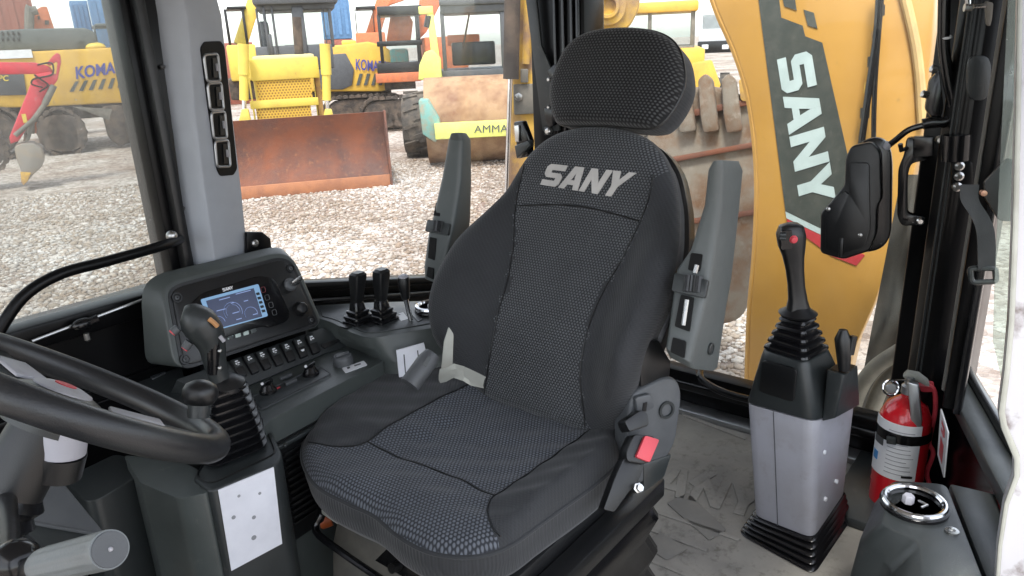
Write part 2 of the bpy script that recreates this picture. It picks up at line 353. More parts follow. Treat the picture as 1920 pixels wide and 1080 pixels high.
def gravel():
    ico = bmesh.new(); bmesh.ops.create_icosphere(ico, subdivisions=1, radius=1)
    bv = np.array([v.co[:] for v in ico.verts]); bf = np.array([[v.index for v in f.verts] for f in ico.faces]); ico.free()
    n = 60000
    ang = R(39) + rng.uniform(R(-26), R(40), n); d = 3.0+12.0*rng.random(n)**1.15
    x, y = d*np.cos(ang), d*np.sin(ang)
    keep = ~((x < 2.9) & (y < 2.1)); x, y = x[keep], y[keep]; n = len(x)
    s = rng.uniform(.012, .030, n)*(1+.5*(rng.random(n) < .12)); sc = np.stack([rng.uniform(.7,1.4,n), rng.uniform(.7,1.4,n), rng.uniform(.45,.8,n)], 1)*s[:,None]
    a = rng.uniform(0, 6.28, n); ca, sa = np.cos(a), np.sin(a)
    P = bv[None]*sc[:,None,:]*rng.uniform(.8, 1.2, (n, len(bv), 1)); Q = P.copy()
    Q[...,0] = P[...,0]*ca[:,None]-P[...,1]*sa[:,None]; Q[...,1] = P[...,0]*sa[:,None]+P[...,1]*ca[:,None]
    Q += np.stack([x, y, GZ+s*.25], 1)[:,None,:]
    nv = Q.reshape(-1, 3); fc = (bf[None]+(np.arange(n)*len(bv))[:,None,None]).reshape(-1, 3)
    me = bpy.data.meshes.new('gravel'); me.vertices.add(len(nv)); me.vertices.foreach_set('co', nv.ravel().astype(np.float32))
    me.loops.add(fc.size); me.loops.foreach_set('vertex_index', fc.ravel().astype(np.int32))
    me.polygons.add(len(fc)); me.polygons.foreach_set('loop_start', np.arange(0, fc.size, 3, dtype=np.int32)); me.update(calc_edges=True)
    me.materials.append(stone_mat()); o = bpy.data.objects.new('gravel', me); COL.objects.link(o)
    tag(o, 'pale loose gravel covering the yard beyond the cab windows', 'gravel', kind='stuff')
gravel()

# ================================================================== the cab
WY = 1.62
cab = thing('machine_cab', 'black steel operator cab with dusty windows, grey vented pillar trim and flat roof', 'cab', (1.0, .87, -.06))
MB().box((-.40, .02, -.06), (2.27, 1.66, 0)).build('floor_plate', K['grime'], cab)
MB().box((-.42, -.05, 1.675), (2.34, 1.74, 1.75)).build('roof', K['trim'], cab, bev=.02)
MB().box((-.40, -.03, 1.660), (2.32, 1.72, 1.674)).build('bounce_headliner', M('bounce_liner_felt', (.38,.38,.37), .9), cab)  # unseen pale lining under the roof, added to bounce light into the cab
# right wall (front part) and its window
zs = Y(170, 578, WY).z
MB().box((-.36, WY+.012, -.06), (.86, WY+.07, zs-.045)).build('side_panel', K['paint'], cab)
m = MB(); m.box((-.36, WY-.012, zs-.05), (.80, WY+.075, zs)); m.build('window_rail', K['paint'], cab, bev=.006)
m = MB(); m.box((-.36, WY-.004, zs-.19), (.80, WY+.012, zs-.175)); m.box((-.36, WY-.004, zs-.215), (.80, WY+.012, zs-.207)); m.build('wall_rib', K['paint'], cab, bev=.003)
MB().box((-.34, WY+.035, zs-.01), (.80, WY+.041, 1.665)).build('window_pane', K['glass_l'], cab)
xa, xb = Y(222, 0, WY).x, Y(282, 0, WY).x
m = MB(); m.box((xa, WY-.005, .3), (xa+.022, WY+.08, 1.67)); m.build('pillar', K['paint'], cab, bev=.004)
m = MB(); m.box((xa+.020, WY-.030, .3), (xa+.042, WY+.075, 1.67)); m.build('pillar_seal', K['black'], cab, bev=.006)
m = MB(); m.box((xa+.040, WY-.012, .3), (xb+.06, WY+.07, 1.67)); m.build('pillar', K['paint'], cab, bev=.006)
def trim_ring(py, pxs, ys): return [Y(p, py, y) for p, y in zip(pxs, ys)]
ys = (1.625, 1.572, 1.558, 1.592)
rg = [trim_ring(-180, (251, 302, 316, 388), ys), trim_ring(0, (274, 327, 343, 408), ys), trim_ring(30, (279, 331, 352, 416), ys), trim_ring(200, (303, 349, 364, 434), ys), trim_ring(360, (325, 370, 384, 453), ys), trim_ring(530, (350, 395, 410, 470), ys)]
rings = []
for q in rg: rings.append([q[0], q[1], q[2], q[3], q[3]+V((.03, .09, 0)), q[0]+V((.01, .05, 0))])
MB().loft(rings).build('pillar_trim', K['trim'], cab, bev=.004)
vp = PL(rg[1][2], (rg[1][3]-rg[1][2]).cross(rg[3][2]-rg[1][2]))
vent_plate = slab(vp, [(380,78),(410,77),(417,88),(441,316),(434,328),(410,330),(404,318),(373,90)], .0, .006, .006).build('vent_plate', K['vblack'], cab)
va = [(382,103),(408,101),(413,152),(388,153)]; vb = [(403,265),(428,263),(432,312),(407,313)]
for k in range(4):
    q = [((a[0]*(3-k)+b[0]*k)/3, (a[1]*(3-k)+b[1]*k)/3) for a, b in zip(va, vb)]
    pts = rnd([vp.p(a, b, .007) for a, b in q], .008, 4)
    MB().tube(pts, .0032, 8, closed=True).build('vent_ring', K['alum'], vent_plate)
    cx, cy = sum(a for a, b in q)/4, sum(b for a, b in q)/4
    slab(vp, [(cx-5, cy-18), (cx+3, cy-18), (cx+5, cy+18), (cx-3, cy+18)], .006, .009, .001).build('vent_slot', K['black'], vent_plate)
    slab(vp, [(cx, cy-8), (cx+4, cy-8), (cx+5, cy+6), (cx+1, cy+6)], .009, .013, .001).build('vent_tab', K['lav'], vent_plate)
for a, b in ((304, 125), (342, 392)):
    o = Y(a, b, 1.60); MB().lathe(o, (-.6, -.8, 0), [(.005, -.01), (.005, .004), (.002, .005)], 10).build('trim_screw', K['black'], cab)
# quarter window: sloping lower rail, pane, far corner pillar
qa, qb = Y(588, 527, WY), Y(815, 517, WY)
zq = lambda x: qa.z + (qb.z-qa.z)*(x-qa.x)/(qb.x-qa.x)
x0, x1 = .86, 2.22
MB().prism([(x0, WY+.02, zq(x0)-.02), (x1, WY+.02, zq(x1)-.02), (x1, WY+.02, -.06), (x0, WY+.02, -.06)], (0, .06, 0)).build('side_panel', K['paint'], cab)
MB().bar((x0, WY+.01, zq(x0)-.012), (x1, WY+.01, zq(x1)-.012), .06, .024).build('window_rail', K['paint'], cab, bev=.006)
MB().bar((x0, WY-.012, zq(x0)-.052), (x1, WY-.012, zq(x1)-.052), .03, .018).build('window_rail', K['gloss'], cab, bev=.007)
MB().prism([(x0, WY+.03, zq(x0)-.01), (x1, WY+.03, zq(x1)-.01), (x1, WY+.03, 1.665), (x0, WY+.03, 1.665)], (0, .006, 0)).build('window_pane', K['glass_q'], cab)
ya, yb = X(1008, 0, 2.2).y, X(1098, 0, 2.2).y
far = MB().box((2.19, yb, -.06), (2.32, ya+.03, 1.67)).build('corner_pillar', K['paint'], cab, bev=.008)
for k, px in enumerate((1040, 1056, 1072, 1083)):
    y = X(px, 0, 2.185).y; MB().box((2.176, y-.008, .2), (2.192, y+.004, 1.67)).build('pillar_rib', K['gloss'], cab, bev=.003)
pq = PL((2.17, 1.6, 1), (-1, -.1, 0))
slab(pq, [(985,-30),(1006,-30),(1018,85),(1046,150),(1052,245),(1020,245)], .0, .012).build('window_frame', K['dark'], cab, bev=.003)
slab(pq, [(1034,132),(1046,120),(1060,120),(1062,180),(1046,172)], .014, .03).build('hinge', K['gloss'], cab, bev=.004)
slab(pq, [(1028,200),(1047,200),(1050,232),(1036,238),(1030,222)], .014, .032).build('hinge', K['gloss'], cab, bev=.004)
slab(pq, [(1025,237),(1038,237),(1040,252),(1026,252)], .014, .022).build('hinge_plate', K['dark'], cab, bev=.002)
for a, b, r in ((1030,149,.008),(1043,152,.012),(1030,201,.007),(1041,201,.008),(1048,211,.007),(1028,246,.011)):
    MB().lathe(pq.p(a, b, .03), pq.n, [(r, -.012), (r, .006), (r*.6, .010), (0, .010)], 8).build('bolt', K['steel'], cab)
lt = slab(pq, [(976,226),(994,224),(1008,262),(1006,290),(984,294)], .02, .05).build('window_latch', K['gloss'], cab, bev=.006)
slab(pq, [(980,232),(989,231),(990,262),(982,262)], .05, .06).build('latch_bolt', K['steel'], lt, bev=.003)
slab(pq, [(986,268),(1012,258),(1016,268),(990,292)], .05, .08).build('latch_arm', K['dark'], lt, bev=.004)
# rear wall
MB().box((2.262, .34, -.06), (2.33, 1.50, .145)).build('rear_sill', K['paint'], cab, bev=.008)
MB().box((2.235, .34, .085), (2.262, 1.50, .115)).build('rear_sill_lip', K['gloss'], cab, bev=.006)
MB().box((2.19, .40, .002), (2.262, 1.50, .032)).build('floor_edge_strip', K['alum'], cab, bev=.006)
MB().box((2.29, .30, .14), (2.296, 1.47, 1.665)).build('window_pane', K['glass_r'], cab)
h = [X(1312, 694, 2.24), X(1316, 712, 2.19), X(1350, 733, 2.17), X(1400, 748, 2.17), X(1440, 752, 2.18), X(1452, 742, 2.24)]
MB().tube(smooth(h, 5), .013, 10).build('window_pull', K['rubber'], cab)
# near rear pillar and left quarter
P0, P1, P2 = V((2.16, .245, .40)), V((1.60, .045, .415)), V((1.05, -.155, .43))
MB().prism([(2.33, .395, -.06), (2.25, .385, -.06), (2.235, .33, -.06), (2.12, .325, -.06), (2.05, .255, -.06), (2.10, .18, -.06), (2.33, .18, -.06)], (0, 0, 1.73)).build('corner_pillar', K['paint'], cab, bev=.006)
sm_ = lambda px0, py0, x, dz0, dz1, r, mt, nm: MB().tube([X(px0, py0, x)*1.0 + V((0,0,0)) if False else V((x, X(px0, py0, x).y, dz0)), V((x, X(px0, py0, x).y, dz1))], r, 8).build(nm, mt, cab)
sm_(1806, 90, 2.07, .3, 1.67, .003, K['dark'], 'pillar_seam'); sm_(1815, 90, 2.06, .3, 1.67, .002, K['dark'], 'pillar_seam')
q = V((1.99, X(1868, 100, 1.99).y, 0)); MB().box((q.x, q.y-.012, .41), (q.x+.03, q.y+.004, 1.67)).build('door_seal', K['seal'], cab, bev=.004)
MB().box((q.x-.10, q.y-.045, .41), (q.x+.02, q.y-.014, 1.67)).build('door_post', K['paint'], cab, bev=.006)
MB().box((q.x-.12, q.y-.058, .41), (q.x-.095, q.y-.040, 1.67)).build('door_seal', K['rubber'], cab, bev=.004)
MB().prism([P0+V((0,-.01,0)), P1+V((0,-.01,0)), P2+V((0,-.01,0)), V((P2.x, P2.y-.01, -.06)), V((P0.x, P0.y-.01, -.06))], (.01, -.03, 0)).build('side_panel', K['gloss'], cab)
MB().bar(P0+V((.02,0,.0)), P2, .055, .035).build('sill_beam', K['dark'], cab, bev=.006)
MB().bar(P0+V((.03,-.035,.012)), P2+V((0,-.035,.012)), .02, .05).build('sill_seal', K['rubber'], cab, bev=.006)
for t in (.02, .05, .08): MB().ball(P0+V((.015+.0*t, .03-t, .02)), .007).build('bolt', K['dark'], cab)
# front of the cab, outside the picture
MB().box((-.40, WY-.03, -.06), (-.33, WY+.07, 1.67)).build('corner_pillar', K['paint'], cab, bev=.01)
MB().box((-.40, -.02, -.06), (-.33, .06, 1.67)).build('corner_pillar', K['paint'], cab, bev=.01)
MB().box((-.40, .06, -.06), (-.35, WY-.03, .45)).build('front_panel', K['paint'], cab)
MB().box((-.385, .06, .45), (-.379, WY-.03, 1.665)).build('window_pane', K['glass_q'], cab)
# grab rail in front of the side window
g = [Y(-14, 640, 1.50), Y(40, 560, 1.50), Y(110, 515, 1.50), Y(200, 490, 1.51), Y(300, 462, 1.53), Y(337, 448, 1.575)]
rl = MB().tube(smooth(g, 6), .011, 12).build('grab_rail', K['paint'], cab)
MB().ball(Y(322, 442, 1.56), .012).build('rail_bolt', K['steel'], rl)
# latch rod on the wall
l0, l1, l2 = Y(60, 640, WY-.02), Y(150, 606, WY-.02), Y(268, 562, WY-.02)
rod = MB().tube([l0, l1, l2], .0035, 8).build('latch_rod', K['steel'], cab)
MB().ball(l1+V((0,-.012,0)), .016, sc=(1.4, .8, .8)).tube([l1+V((.01,-.012,0)), l1+V((.03,-.02,.006))], .009, 10).build('latch_knob', K['gloss'], rod)
MB().lathe(l1+V((0,-.02,-.018)), (0,0,-1), [(.006,0),(.006,.014),(.003,.018)], 10).build('latch_pin', K['steel'], rod)
# bracket right of the pillar trim
bp = PL((.98, 1.585, .85), (0, -1, 0))
br_ = slab(bp, [(458,490),(458,434),(487,434),(502,446),(505,470)], 0, .012).build('window_hinge', K['paint'], cab, bev=.002)
MB().lathe(bp.p(477, 456, .012), bp.n, [(.009,0),(.009,.005),(.005,.008),(0,.008)], 14).build('bolt', K['steel'], br_)

# floor mat with raised lettering and ribs
fm = thing('floor_mat', 'dusty pale grey rubber floor mat with raised letters beside the seat', 'floor mat', (1.5, .8, 0))
MB().box((-.1, .10, .001), (2.19, 1.55, .014)).build('sheet', K['mat_'], fm, bev=.004)
fz = PL((0, 0, .014), (0, 0, 1))
q = [Z(1160, 905, .014), Z(1420, 975, .014), Z(1440, 925, .014), Z(1190, 858, .014)]
fn = lambda u, v: (q[0]*(1-u)+q[1]*u)*(1-v)+(q[3]*(1-u)+q[2]*u)*v
for mb in word_on(fn, (0, 0, .004)): mb.build('raised_letter', K['mat_'], fm, bev=.0035, seg=3)
for pts in ([(1250,945),(1290,925),(1362,995),(1330,1015)], [(1200,1020),(1240,1000),(1290,1030),(1250,1052)], [(1180,940),(1390,1010),(1386,1016),(1178,946)], [(1180,975),(1330,1030),(1326,1036),(1178,982)],
            [(1290,905),(1330,880),(1345,890),(1305,916)], [(1180,1030),(1300,1080),(1296,1086),(1176,1037)], [(1400,820),(1280,775),(1278,780),(1398,826)]):
    slab(fz, pts, 0, .004, .008).build('raised_rib', K['mat2'] if len(pts) == 4 and abs(pts[0][0]-pts[3][0]) > 20 else K['mat_'], fm, bev=.0038, seg=3)

MB().prism([(1.86,.30,.015),(2.24,.30,.015),(2.24,.44,.015),(2.0,.44,.015),(1.86,.38,.015)], (0,0,.03)).build('edge_tray', K['dark'], fm, bev=.006)

# ================================================================== operator seat
seat = thing('operator_seat', 'black dotted fabric suspension seat with headrest and raised armrests', 'seat', (.95, .87, .014))
SD = (0, 1, 0)
# cushion
CZ = .50
trace = [(567,846),(573,882),(600,918),(655,948),(702,970),(745,1006),(795,1034),(850,1046),(910,1043),(962,1022),(1012,986),(1062,950),(1112,914),(1150,880),(1166,850),(1168,822),(1150,795),(1075,745),(985,712),(930,695),(880,690),(800,696),(735,714),(675,744),(618,782),(580,818)]
ol = smooth([Z(a, b, CZ) for a, b in trace], 8, closed=True)
cc = sum(ol, V())/len(ol); cc = V((.93, .87, CZ))
def cush_h(x, y):                              # height of the padded top over the seam
    s = (y-.87); a = abs(s)
    h = .030 + .022*min(1, max(0, (a-.12)/.08))*min(1, max(0, (x-.80)/.08))
    h -= .012*math.exp(-((x-1.02)/.12)**2-(s/.10)**2)
    h += .012*math.exp(-((x-.78)/.05)**2)*math.exp(-(s/.16)**2)
    h += .0022*math.sin(x*46+3*math.sin(y*19))*math.sin(y*31+2*math.sin(x*23)) + .0012*math.sin(x*90+y*60)
    return h
def cushion():
    m = MB(); rings = []
    for sc, dz in ((.86,-.072),(.955,-.068),(.985,-.054),(1.0,-.024),(1.0,-.004)): rings.append([cc+(p-cc)*sc+V((0,0,dz)) for p in ol])
    prof = [(1.006,.0,0),(1.0,.006,.05)]+[(1-t, 0, 1) for t in [.008,.016,.028,.04,.055]+list(np.linspace(.07, .98, 46))]
    for sc, dz, w_ in prof:
        r = []
        for p in ol:
            q = cc+(p-cc)*sc; f = min(1, max(0, (1-sc)/.13)); f = math.sqrt(max(0, 1-(1-f)**2))
            q = q+V((0,0,dz + (cush_h(q.x, q.y)*f if w_ == 1 else 0))); r.append(q)
        rings.append(r)
    m.loft(rings); return m
def px_line(pts, n=5): return smooth([Z(a, b, CZ+.040) for a, b in pts], n)
RB = px_line([(1172,792),(1120,797),(1050,838),(960,898),(924,926),(914,948),(920,978),(944,1004),(975,1018)])
LB = px_line([(560,815),(592,824),(640,833),(684,831),(730,808),(800,768),(870,733),(935,702)])
def left_of(line, p, far):                     # is p on the same side of the polyline as the point far
    k = min(range(len(line)-1), key=lambda i: ((line[i]+line[i+1])*.5-p).to_2d().length)
    a, b = line[k], line[k+1]; s = lambda q: (b.x-a.x)*(q.y-a.y)-(b.y-a.y)*(q.x-a.x)
    return s(p)*s(far) > 0
def bolster_c(p): return left_of(RB, p, V((1.2, .2, 0))) if p.y < .87 else left_of(LB, p, V((1.3, 1.9, 0)))
cu_ = cushion().build('cushion', K['dots_light'], seat, sm=60, uv=lambda p: (p.y, p.x))
cu_.data.materials.append(K['rib'])
for po in cu_.data.polygons:
    c = po.center + seat.location
    if c.z < CZ-.002 or bolster_c(c): po.material_index = 1
def on_c(x, y): return V((x, y, CZ+cush_h(x, y)+.0005))
MB().tube([p*1.0+V((0,0,.002)) for p in ol], .0045, 8, closed=True).build('piping', K['rib'], cu_)
for ln_ in (RB[:-6], LB[3:]): MB().tube([on_c(p.x, p.y) for p in ln_], .0016, 6).build('seam', K['black'], cu_)
MB().tube([on_c(p.x, p.y) for p in px_line([(690,830),(760,856),(840,882),(926,922)], 8)], .0017, 6).build('seam', K['black'], cu_)
# backrest
TH = R(22); BO = V((1.20, .87, .55)); BU = V((math.sin(TH), 0, math.cos(TH))); BN = V((-math.cos(TH), 0, math.sin(TH)))
def sstep(a, b, x): t = min(1, max(0, (x-a)/(b-a))); return t*t*(3-2*t)
def bulge(s, v):
    lum = .055*math.exp(-((v-.13)/.16)**2)
    bol = .055*sstep(.13, .23, abs(s))*sstep(-.05, .08, v)*(1-sstep(.30, .46, v))
    return lum + bol + .0020*math.sin(v*38+3*math.sin(s*17))*math.sin(s*29+2*math.sin(v*21))*(1-sstep(.42,.5,v))
def bp_(s, v, d): return BO + V((0, s, 0)) + BU*v + BN*d
half = [(.0,-.05),(.15,-.045),(.215,.0),(.27,.07),(.298,.15),(.302,.21),(.288,.28),(.258,.35),(.225,.42),(.205,.47),(.175,.53),(.125,.575),(.06,.597),(0,.602)]
ob = smooth([V((s, v, 0)) for s, v in half] + [V((-s*(1-.17*math.exp(-((v-.16)/.14)**2)), v, 0)) for s, v in half[-2:0:-1]], 4, closed=True)
bc = V((0, .26, 0))
def backrest():
    m = MB(); rings = []
    for sc, d in ((.5,-.075),(.88,-.07),(.955,-.055),(.975,-.02),(.99,.0)):
        rings.append([bp_(*(bc+(p-bc)*sc)[:2], d+bulge(*(bc+(p-bc)*sc)[:2])*.85) for p in ob])
    for t in (0,.01,.025,.05,.08,.12,.17,.22,.28,.34,.41,.48,.56,.64,.72,.8,.88,.95,.99):
        f = min(1, t/.14); f = math.sqrt(max(0, 1-(1-f)**2)); r = []
        for p in ob: q = bc+(p-bc)*(1-t); r.append(bp_(q.x, q.y, .004+.045*f+bulge(q.x, q.y)))
        rings.append(r)
    return m.loft(rings)
def buv(p): q = p-BO; return (q.y, q.dot(BU))
bk = backrest().build('backrest', K['dots'], seat, sm=60, uv=buv)
bk.data.materials.append(K['rib'])
sl_ = lambda v: .115+.05*sstep(.18, .46, v)+.02*sstep(.1, -.05, v)     # side seam of the centre panel
def b_side(s, v): return (abs(s) > sl_(v) and v < .505) or abs(s) > .185
for po in bk.data.polygons:
    q = po.center+seat.location-BO; s, v, d = q.y, q.dot(BU), q.dot(BN)
    if b_side(s, v) or d < .02: po.material_index = 1
def on_b(s, v, k=.0495): return bp_(s, v, bulge(s, v)+k)
for sg in (1, -1): MB().tube([on_b(sg*sl_(v), v) for v in np.linspace(-.03, .50, 40)], .0015, 6).build('seam', K['black'], bk)
MB().tube([on_b(s, .405+.012*math.cos(s*12)) for s in np.linspace(-.155, .155, 24)], .0019, 6).build('seam', K['black'], bk)
MB().tube([bp_(*(bc+(p-bc)*.93)[:2], .041+bulge(*(bc+(p-bc)*.93)[:2])) for p in ob], .0015, 6, closed=True).build('seam', K['rib'], bk)
MB().loft([[bp_(*(bc+(p-bc)*sc)[:2], d+bulge(*(bc+(p-bc)*sc)[:2])*.8) for p in ob] for sc, d in ((.6,-.10),(.92,-.095),(.99,-.075),(.99,-.045),(.93,-.035))]).build('back_shell', K['black'], seat, sm=50)
PB = PL(bp_(0, .47, .052), BN)
bl, br, tr, tl = PB.p(1013,346), PB.p(1163,371), PB.p(1193,324), PB.p(1024,306)
def fb(u, v):
    p = (bl*(1-u)+br*u)*(1-v)+(tl*(1-u)+tr*u)*v; q = p-BO
    return bp_(q.y, q.dot(BU), bulge(q.y, q.dot(BU))+.0485)
for mb in word_on(fb, BN*.0025, 0.12): mb.build('lettering', K['letter'], bk)
# headrest
hb = [(.0,.60),(.10,.598),(.135,.615),(.158,.665),(.160,.71),(.135,.77),(.085,.80),(0,.808)]
HO = -.012
oh = smooth([V((s, v, 0)) for s, v in hb]+[V((-s, v, 0)) for s, v in hb[-2:0:-1]], 5, closed=True); hc = V((0, .70, 0))
def hpt(p, sc, d): q = hc+(p-hc)*sc; return bp_(q.x+HO, q.y, d+.02-.018*(q.x/.15)**2)
rings = [[hpt(p, sc, d) for p in oh] for sc, d in ((.7,-.075),(.93,-.07),(.985,-.05),(1,-.02),(1.0,.015))]
for t in (0,.02,.05,.09,.14,.2,.27,.35,.44,.54,.65,.76,.87,.96):
    f = min(1, t/.2); f = math.sqrt(max(0, 1-(1-f)**2)); rings.append([hpt(p, 1-t, .016+.035*f) for p in oh])
hd = MB().loft(rings).build('headrest', K['dots_dark'], seat, sm=60, uv=buv)
hd.data.materials.append(K['rib'])
for po in hd.data.polygons:
    q = po.center+seat.location-BO
    if q.dot(BN) < .012 : po.material_index = 1
MB().tube([hpt(p, 1.003, .014) for p in oh], .003, 6, closed=True).build('piping', K['black'], hd)
for sg in (1, -1): MB().tube([bp_(sg*.05, .5, -.04), bp_(sg*.05, .66, -.03)], .008, 8).build('headrest_post', K['steel'], hd)
# armrests, folded up
def arm_body(levels, fy, nm='armrest'):
    rings = []
    for Lp, Mp, Rp in levels:
        mm = Y(*Mp, fy); l = X(*Lp, mm.x-.004); r = Y(*Rp, fy+.004); rings.append((l, mm, r, l+(r-mm)))
    a = MB().loft([rnd(list(q), .013, 4) for q in rings]).build(nm, K['arm'], seat, bev=.006, seg=2)
    tp = rings[0]; c = sum(tp, V())/4
    return a, rings
def gear(c, ax, r, h, n=16):
    c = V(c); ax = V(ax).normalized(); u = ax.orthogonal().normalized(); b = ax.cross(u); rings = []
    for hh in (-h/2, h/2): rings.append([c+ax*hh+(u*math.cos(6.2832*k/(2*n))+b*math.sin(6.2832*k/(2*n)))*(r if k % 2 else r*.86) for k in range(2*n)])
    return MB().loft(rings)
def face_pl(rings, i, j): return PL(rings[i][0], (rings[i][1]-rings[i][0]).cross(rings[j][0]-rings[i][0]))
ar, rg_ = arm_body([((1334,302),(1352,300),(1388,302)), ((1325,318),(1352,320),(1396,320)), ((1318,385),(1350,390),(1389,390)), ((1292,468),(1337,480),(1379,482)), ((1266,505),(1331,522),(1374,525)), ((1258,560),(1318,578),(1364,580)), ((1245,652),(1294,680),(1348,690)), ((1252,668),(1298,692),(1340,696))], .525)
pn = face_pl(rg_, 3, 6)
for q in ([(1296,474),(1318,477),(1311,508),(1290,506)], [(1277,552),(1300,558),(1292,622),(1265,612)], [(1262,632),(1286,640),(1283,672),(1257,660)]): slab(pn, q, -.01, .0012, .003).build('adjuster_slot', K['vblack'], ar)
slab(pn, [(1266,512),(1330,526),(1323,560),(1260,546)], -.005, .006, .004).build('adjuster_bracket', K['dark'], ar, bev=.002)
gear(pn.p(1299, 533, .004), (pn.p(1301,500)-pn.p(1294,560)), .017, .030).build('adjuster_wheel', K['black'], ar, sm=20)
for q in ((1307,497,1303,512),(1288,562,1281,610)): MB().tube([pn.p(q[0],q[1],.004), pn.p(q[2],q[3],.004)], .0042, 8).build('adjuster_screw', K['steel'], ar)
pside = PL((0, .525, 0), (0, -1, 0))
MB().lathe(pside.p(1333, 654, .0), pside.n, [(.012,-.01),(.012,.002),(.009,.003),(.009,.0015),(0,.0015)], 16).build('pivot_cap', K['dark'], ar)
a2, rg_ = arm_body([((842,250),(860,248),(878,250)), ((838,262),(866,264),(886,262)), ((826,332),(862,338),(887,338)), ((809,405),(851,412),(885,412)), ((800,440),(843,448),(881,448)), ((792,500),(830,510),(862,512)), ((794,522),(826,534),(850,534))], 1.205)
pf = face_pl(rg_, 3, 5)
for q in ([(818,380),(829,382),(825,406),(813,404)], [(806,444),(819,447),(815,488),(803,484)], [(803,500),(814,503),(812,524),(800,518)]): slab(pf, q, -.01, .0012, .002).build('adjuster_slot', K['vblack'], a2)
slab(pf, [(804,412),(846,420),(842,442),(799,434)], -.005, .006, .004).build('adjuster_bracket', K['dark'], a2, bev=.002)
gear(pf.p(823, 425, .003), (pf.p(826,400)-pf.p(818,450)), .014, .026).build('adjuster_wheel', K['black'], a2, sm=20)
# recliner cover, buckle, side frame
pr = PL((1.22, .575, .55), V((-.45, -.9, .1)))
rc = slab(pr, [(1186,738),(1210,725),(1250,705),(1272,712),(1280,740),(1268,830),(1240,880),(1205,910),(1180,900),(1175,800)], -.05, 0, .02, 5).build('recliner_cover', K['mid'], seat, bev=.010, seg=3)
MB().lathe(pr.p(1249, 768, 0), pr.n, [(.018,-.01),(.018,.004),(.013,.004),(.012,-.002),(0,-.002)], 20).build('pivot_cap', K['dark'], rc)
slab(pr, [(1185,742),(1215,735),(1222,760),(1190,775)], 0, .012, .008).build('cover_lug', K['mid'], rc, bev=.004)
slab(pr, [(1199,752),(1206,750),(1204,766),(1197,768)], .012, .014).build('lug_slot', K['black'], rc)
slab(pr, [(1205,640),(1240,640),(1262,680),(1260,708),(1205,730)], -.04, -.006).build('side_bracket', K['black'], seat, bev=.004)
slab(pr, [(1205,868),(1260,850),(1245,895),(1205,925)], -.03, .003).build('hinge_cover', K['dark'], seat, bev=.006)
pbk = PL((1.09, .575, .53), V((-.35, -.75, .5)))
bkl = slab(pbk, [(1183,815),(1222,818),(1224,838),(1205,872),(1170,866),(1168,850)], -.02, .012, .008).build('buckle', K['black'], seat, bev=.006)
slab(pbk, [(1200,818),(1226,826),(1208,868),(1183,858)], .012, .020, .004).build('buckle_button', K['redp'], bkl, bev=.003)
slab(pbk, [(1160,792),(1192,770),(1204,778),(1206,800),(1170,812)], -.01, .022, .006).build('buckle_tongue', K['black'], bkl, bev=.005)
slab(pbk, [(1168,860),(1206,872),(1196,900),(1175,925),(1150,960),(1130,955),(1150,900)], -.02, .004, .004).build('buckle_stalk', K['black'], bkl, bev=.004)
MB().lathe(pbk.p(1193, 915, .0), pbk.n, [(.010,-.01),(.010,.008),(.007,.009),(.007,.016),(0,.016)], 6).build('bolt', K['steel'], seat)
# suspension base: pan, rails, bellows, front adjustment bar
MB().loft([[V((x, y, z)) for x, y in ((.77,.66),(1.20,.66),(1.20,1.10),(.77,1.10))] for z in (.395, .435)]).build('seat_pan', K['black'], seat, bev=.008)
def rr(x0, x1, y0, y1, z, r=.05): return rnd([V((x0,y0,z)), V((x1,y0,z)), V((x1,y1,z)), V((x0,y1,z))], r, 4)
rg = []
for k in range(9):
    e = .012 if k % 2 else -.004; rg.append(rr(.79-e, 1.24+e, .625-e, 1.12+e, .36-.042*k))
MB().loft(rg).build('suspension_bellows', K['rubber'], seat, sm=60)
MB().box((.775,.615,.36), (1.25,.66,.405)).build('side_rail', K['black'], seat, bev=.006)
MB().box((.775,1.085,.36), (1.25,1.13,.405)).build('side_rail', K['black'], seat, bev=.006)
fp = MB().prism([(.80,1.14,.385),(.80,.66,.385),(.78,.66,.30),(.74,.70,.22),(.74,1.12,.22),(.775,1.15,.30)], (.03,0,.0)).build('front_plate', K['grime'], seat, bev=.004)
for y in (.78, .95): MB().lathe((.775,y,.335), (-1,0,.3), [(.010,-.01),(.010,.012),(0,.012)], 14).build('plate_hole', K['black'], fp)
b = [Z(596, 935, .40), Z(603, 960, .39), Z(592, 995, .36), Z(640, 1035, .355), Z(720, 1090, .355), Z(790, 1140, .355), Z(815, 1135, .38)]
MB().tube(smooth(b, 4), .0075, 10).build('adjustment_bar', K['gloss'], seat)
MB().box((.77,1.10,.40), (.86,1.16,.435)).build('pan_clip', K['black'], seat, bev=.003)
MB().bar(Z(610,955,.42), Z(640,975,.42), .02, .012).build('pan_clip', K['cream'], seat, bev=.003)
MB().bar(Z(770,1040,.415), Z(786,1052,.405), .008, .012).build('cover_hook', K['white'], seat, bev=.002)

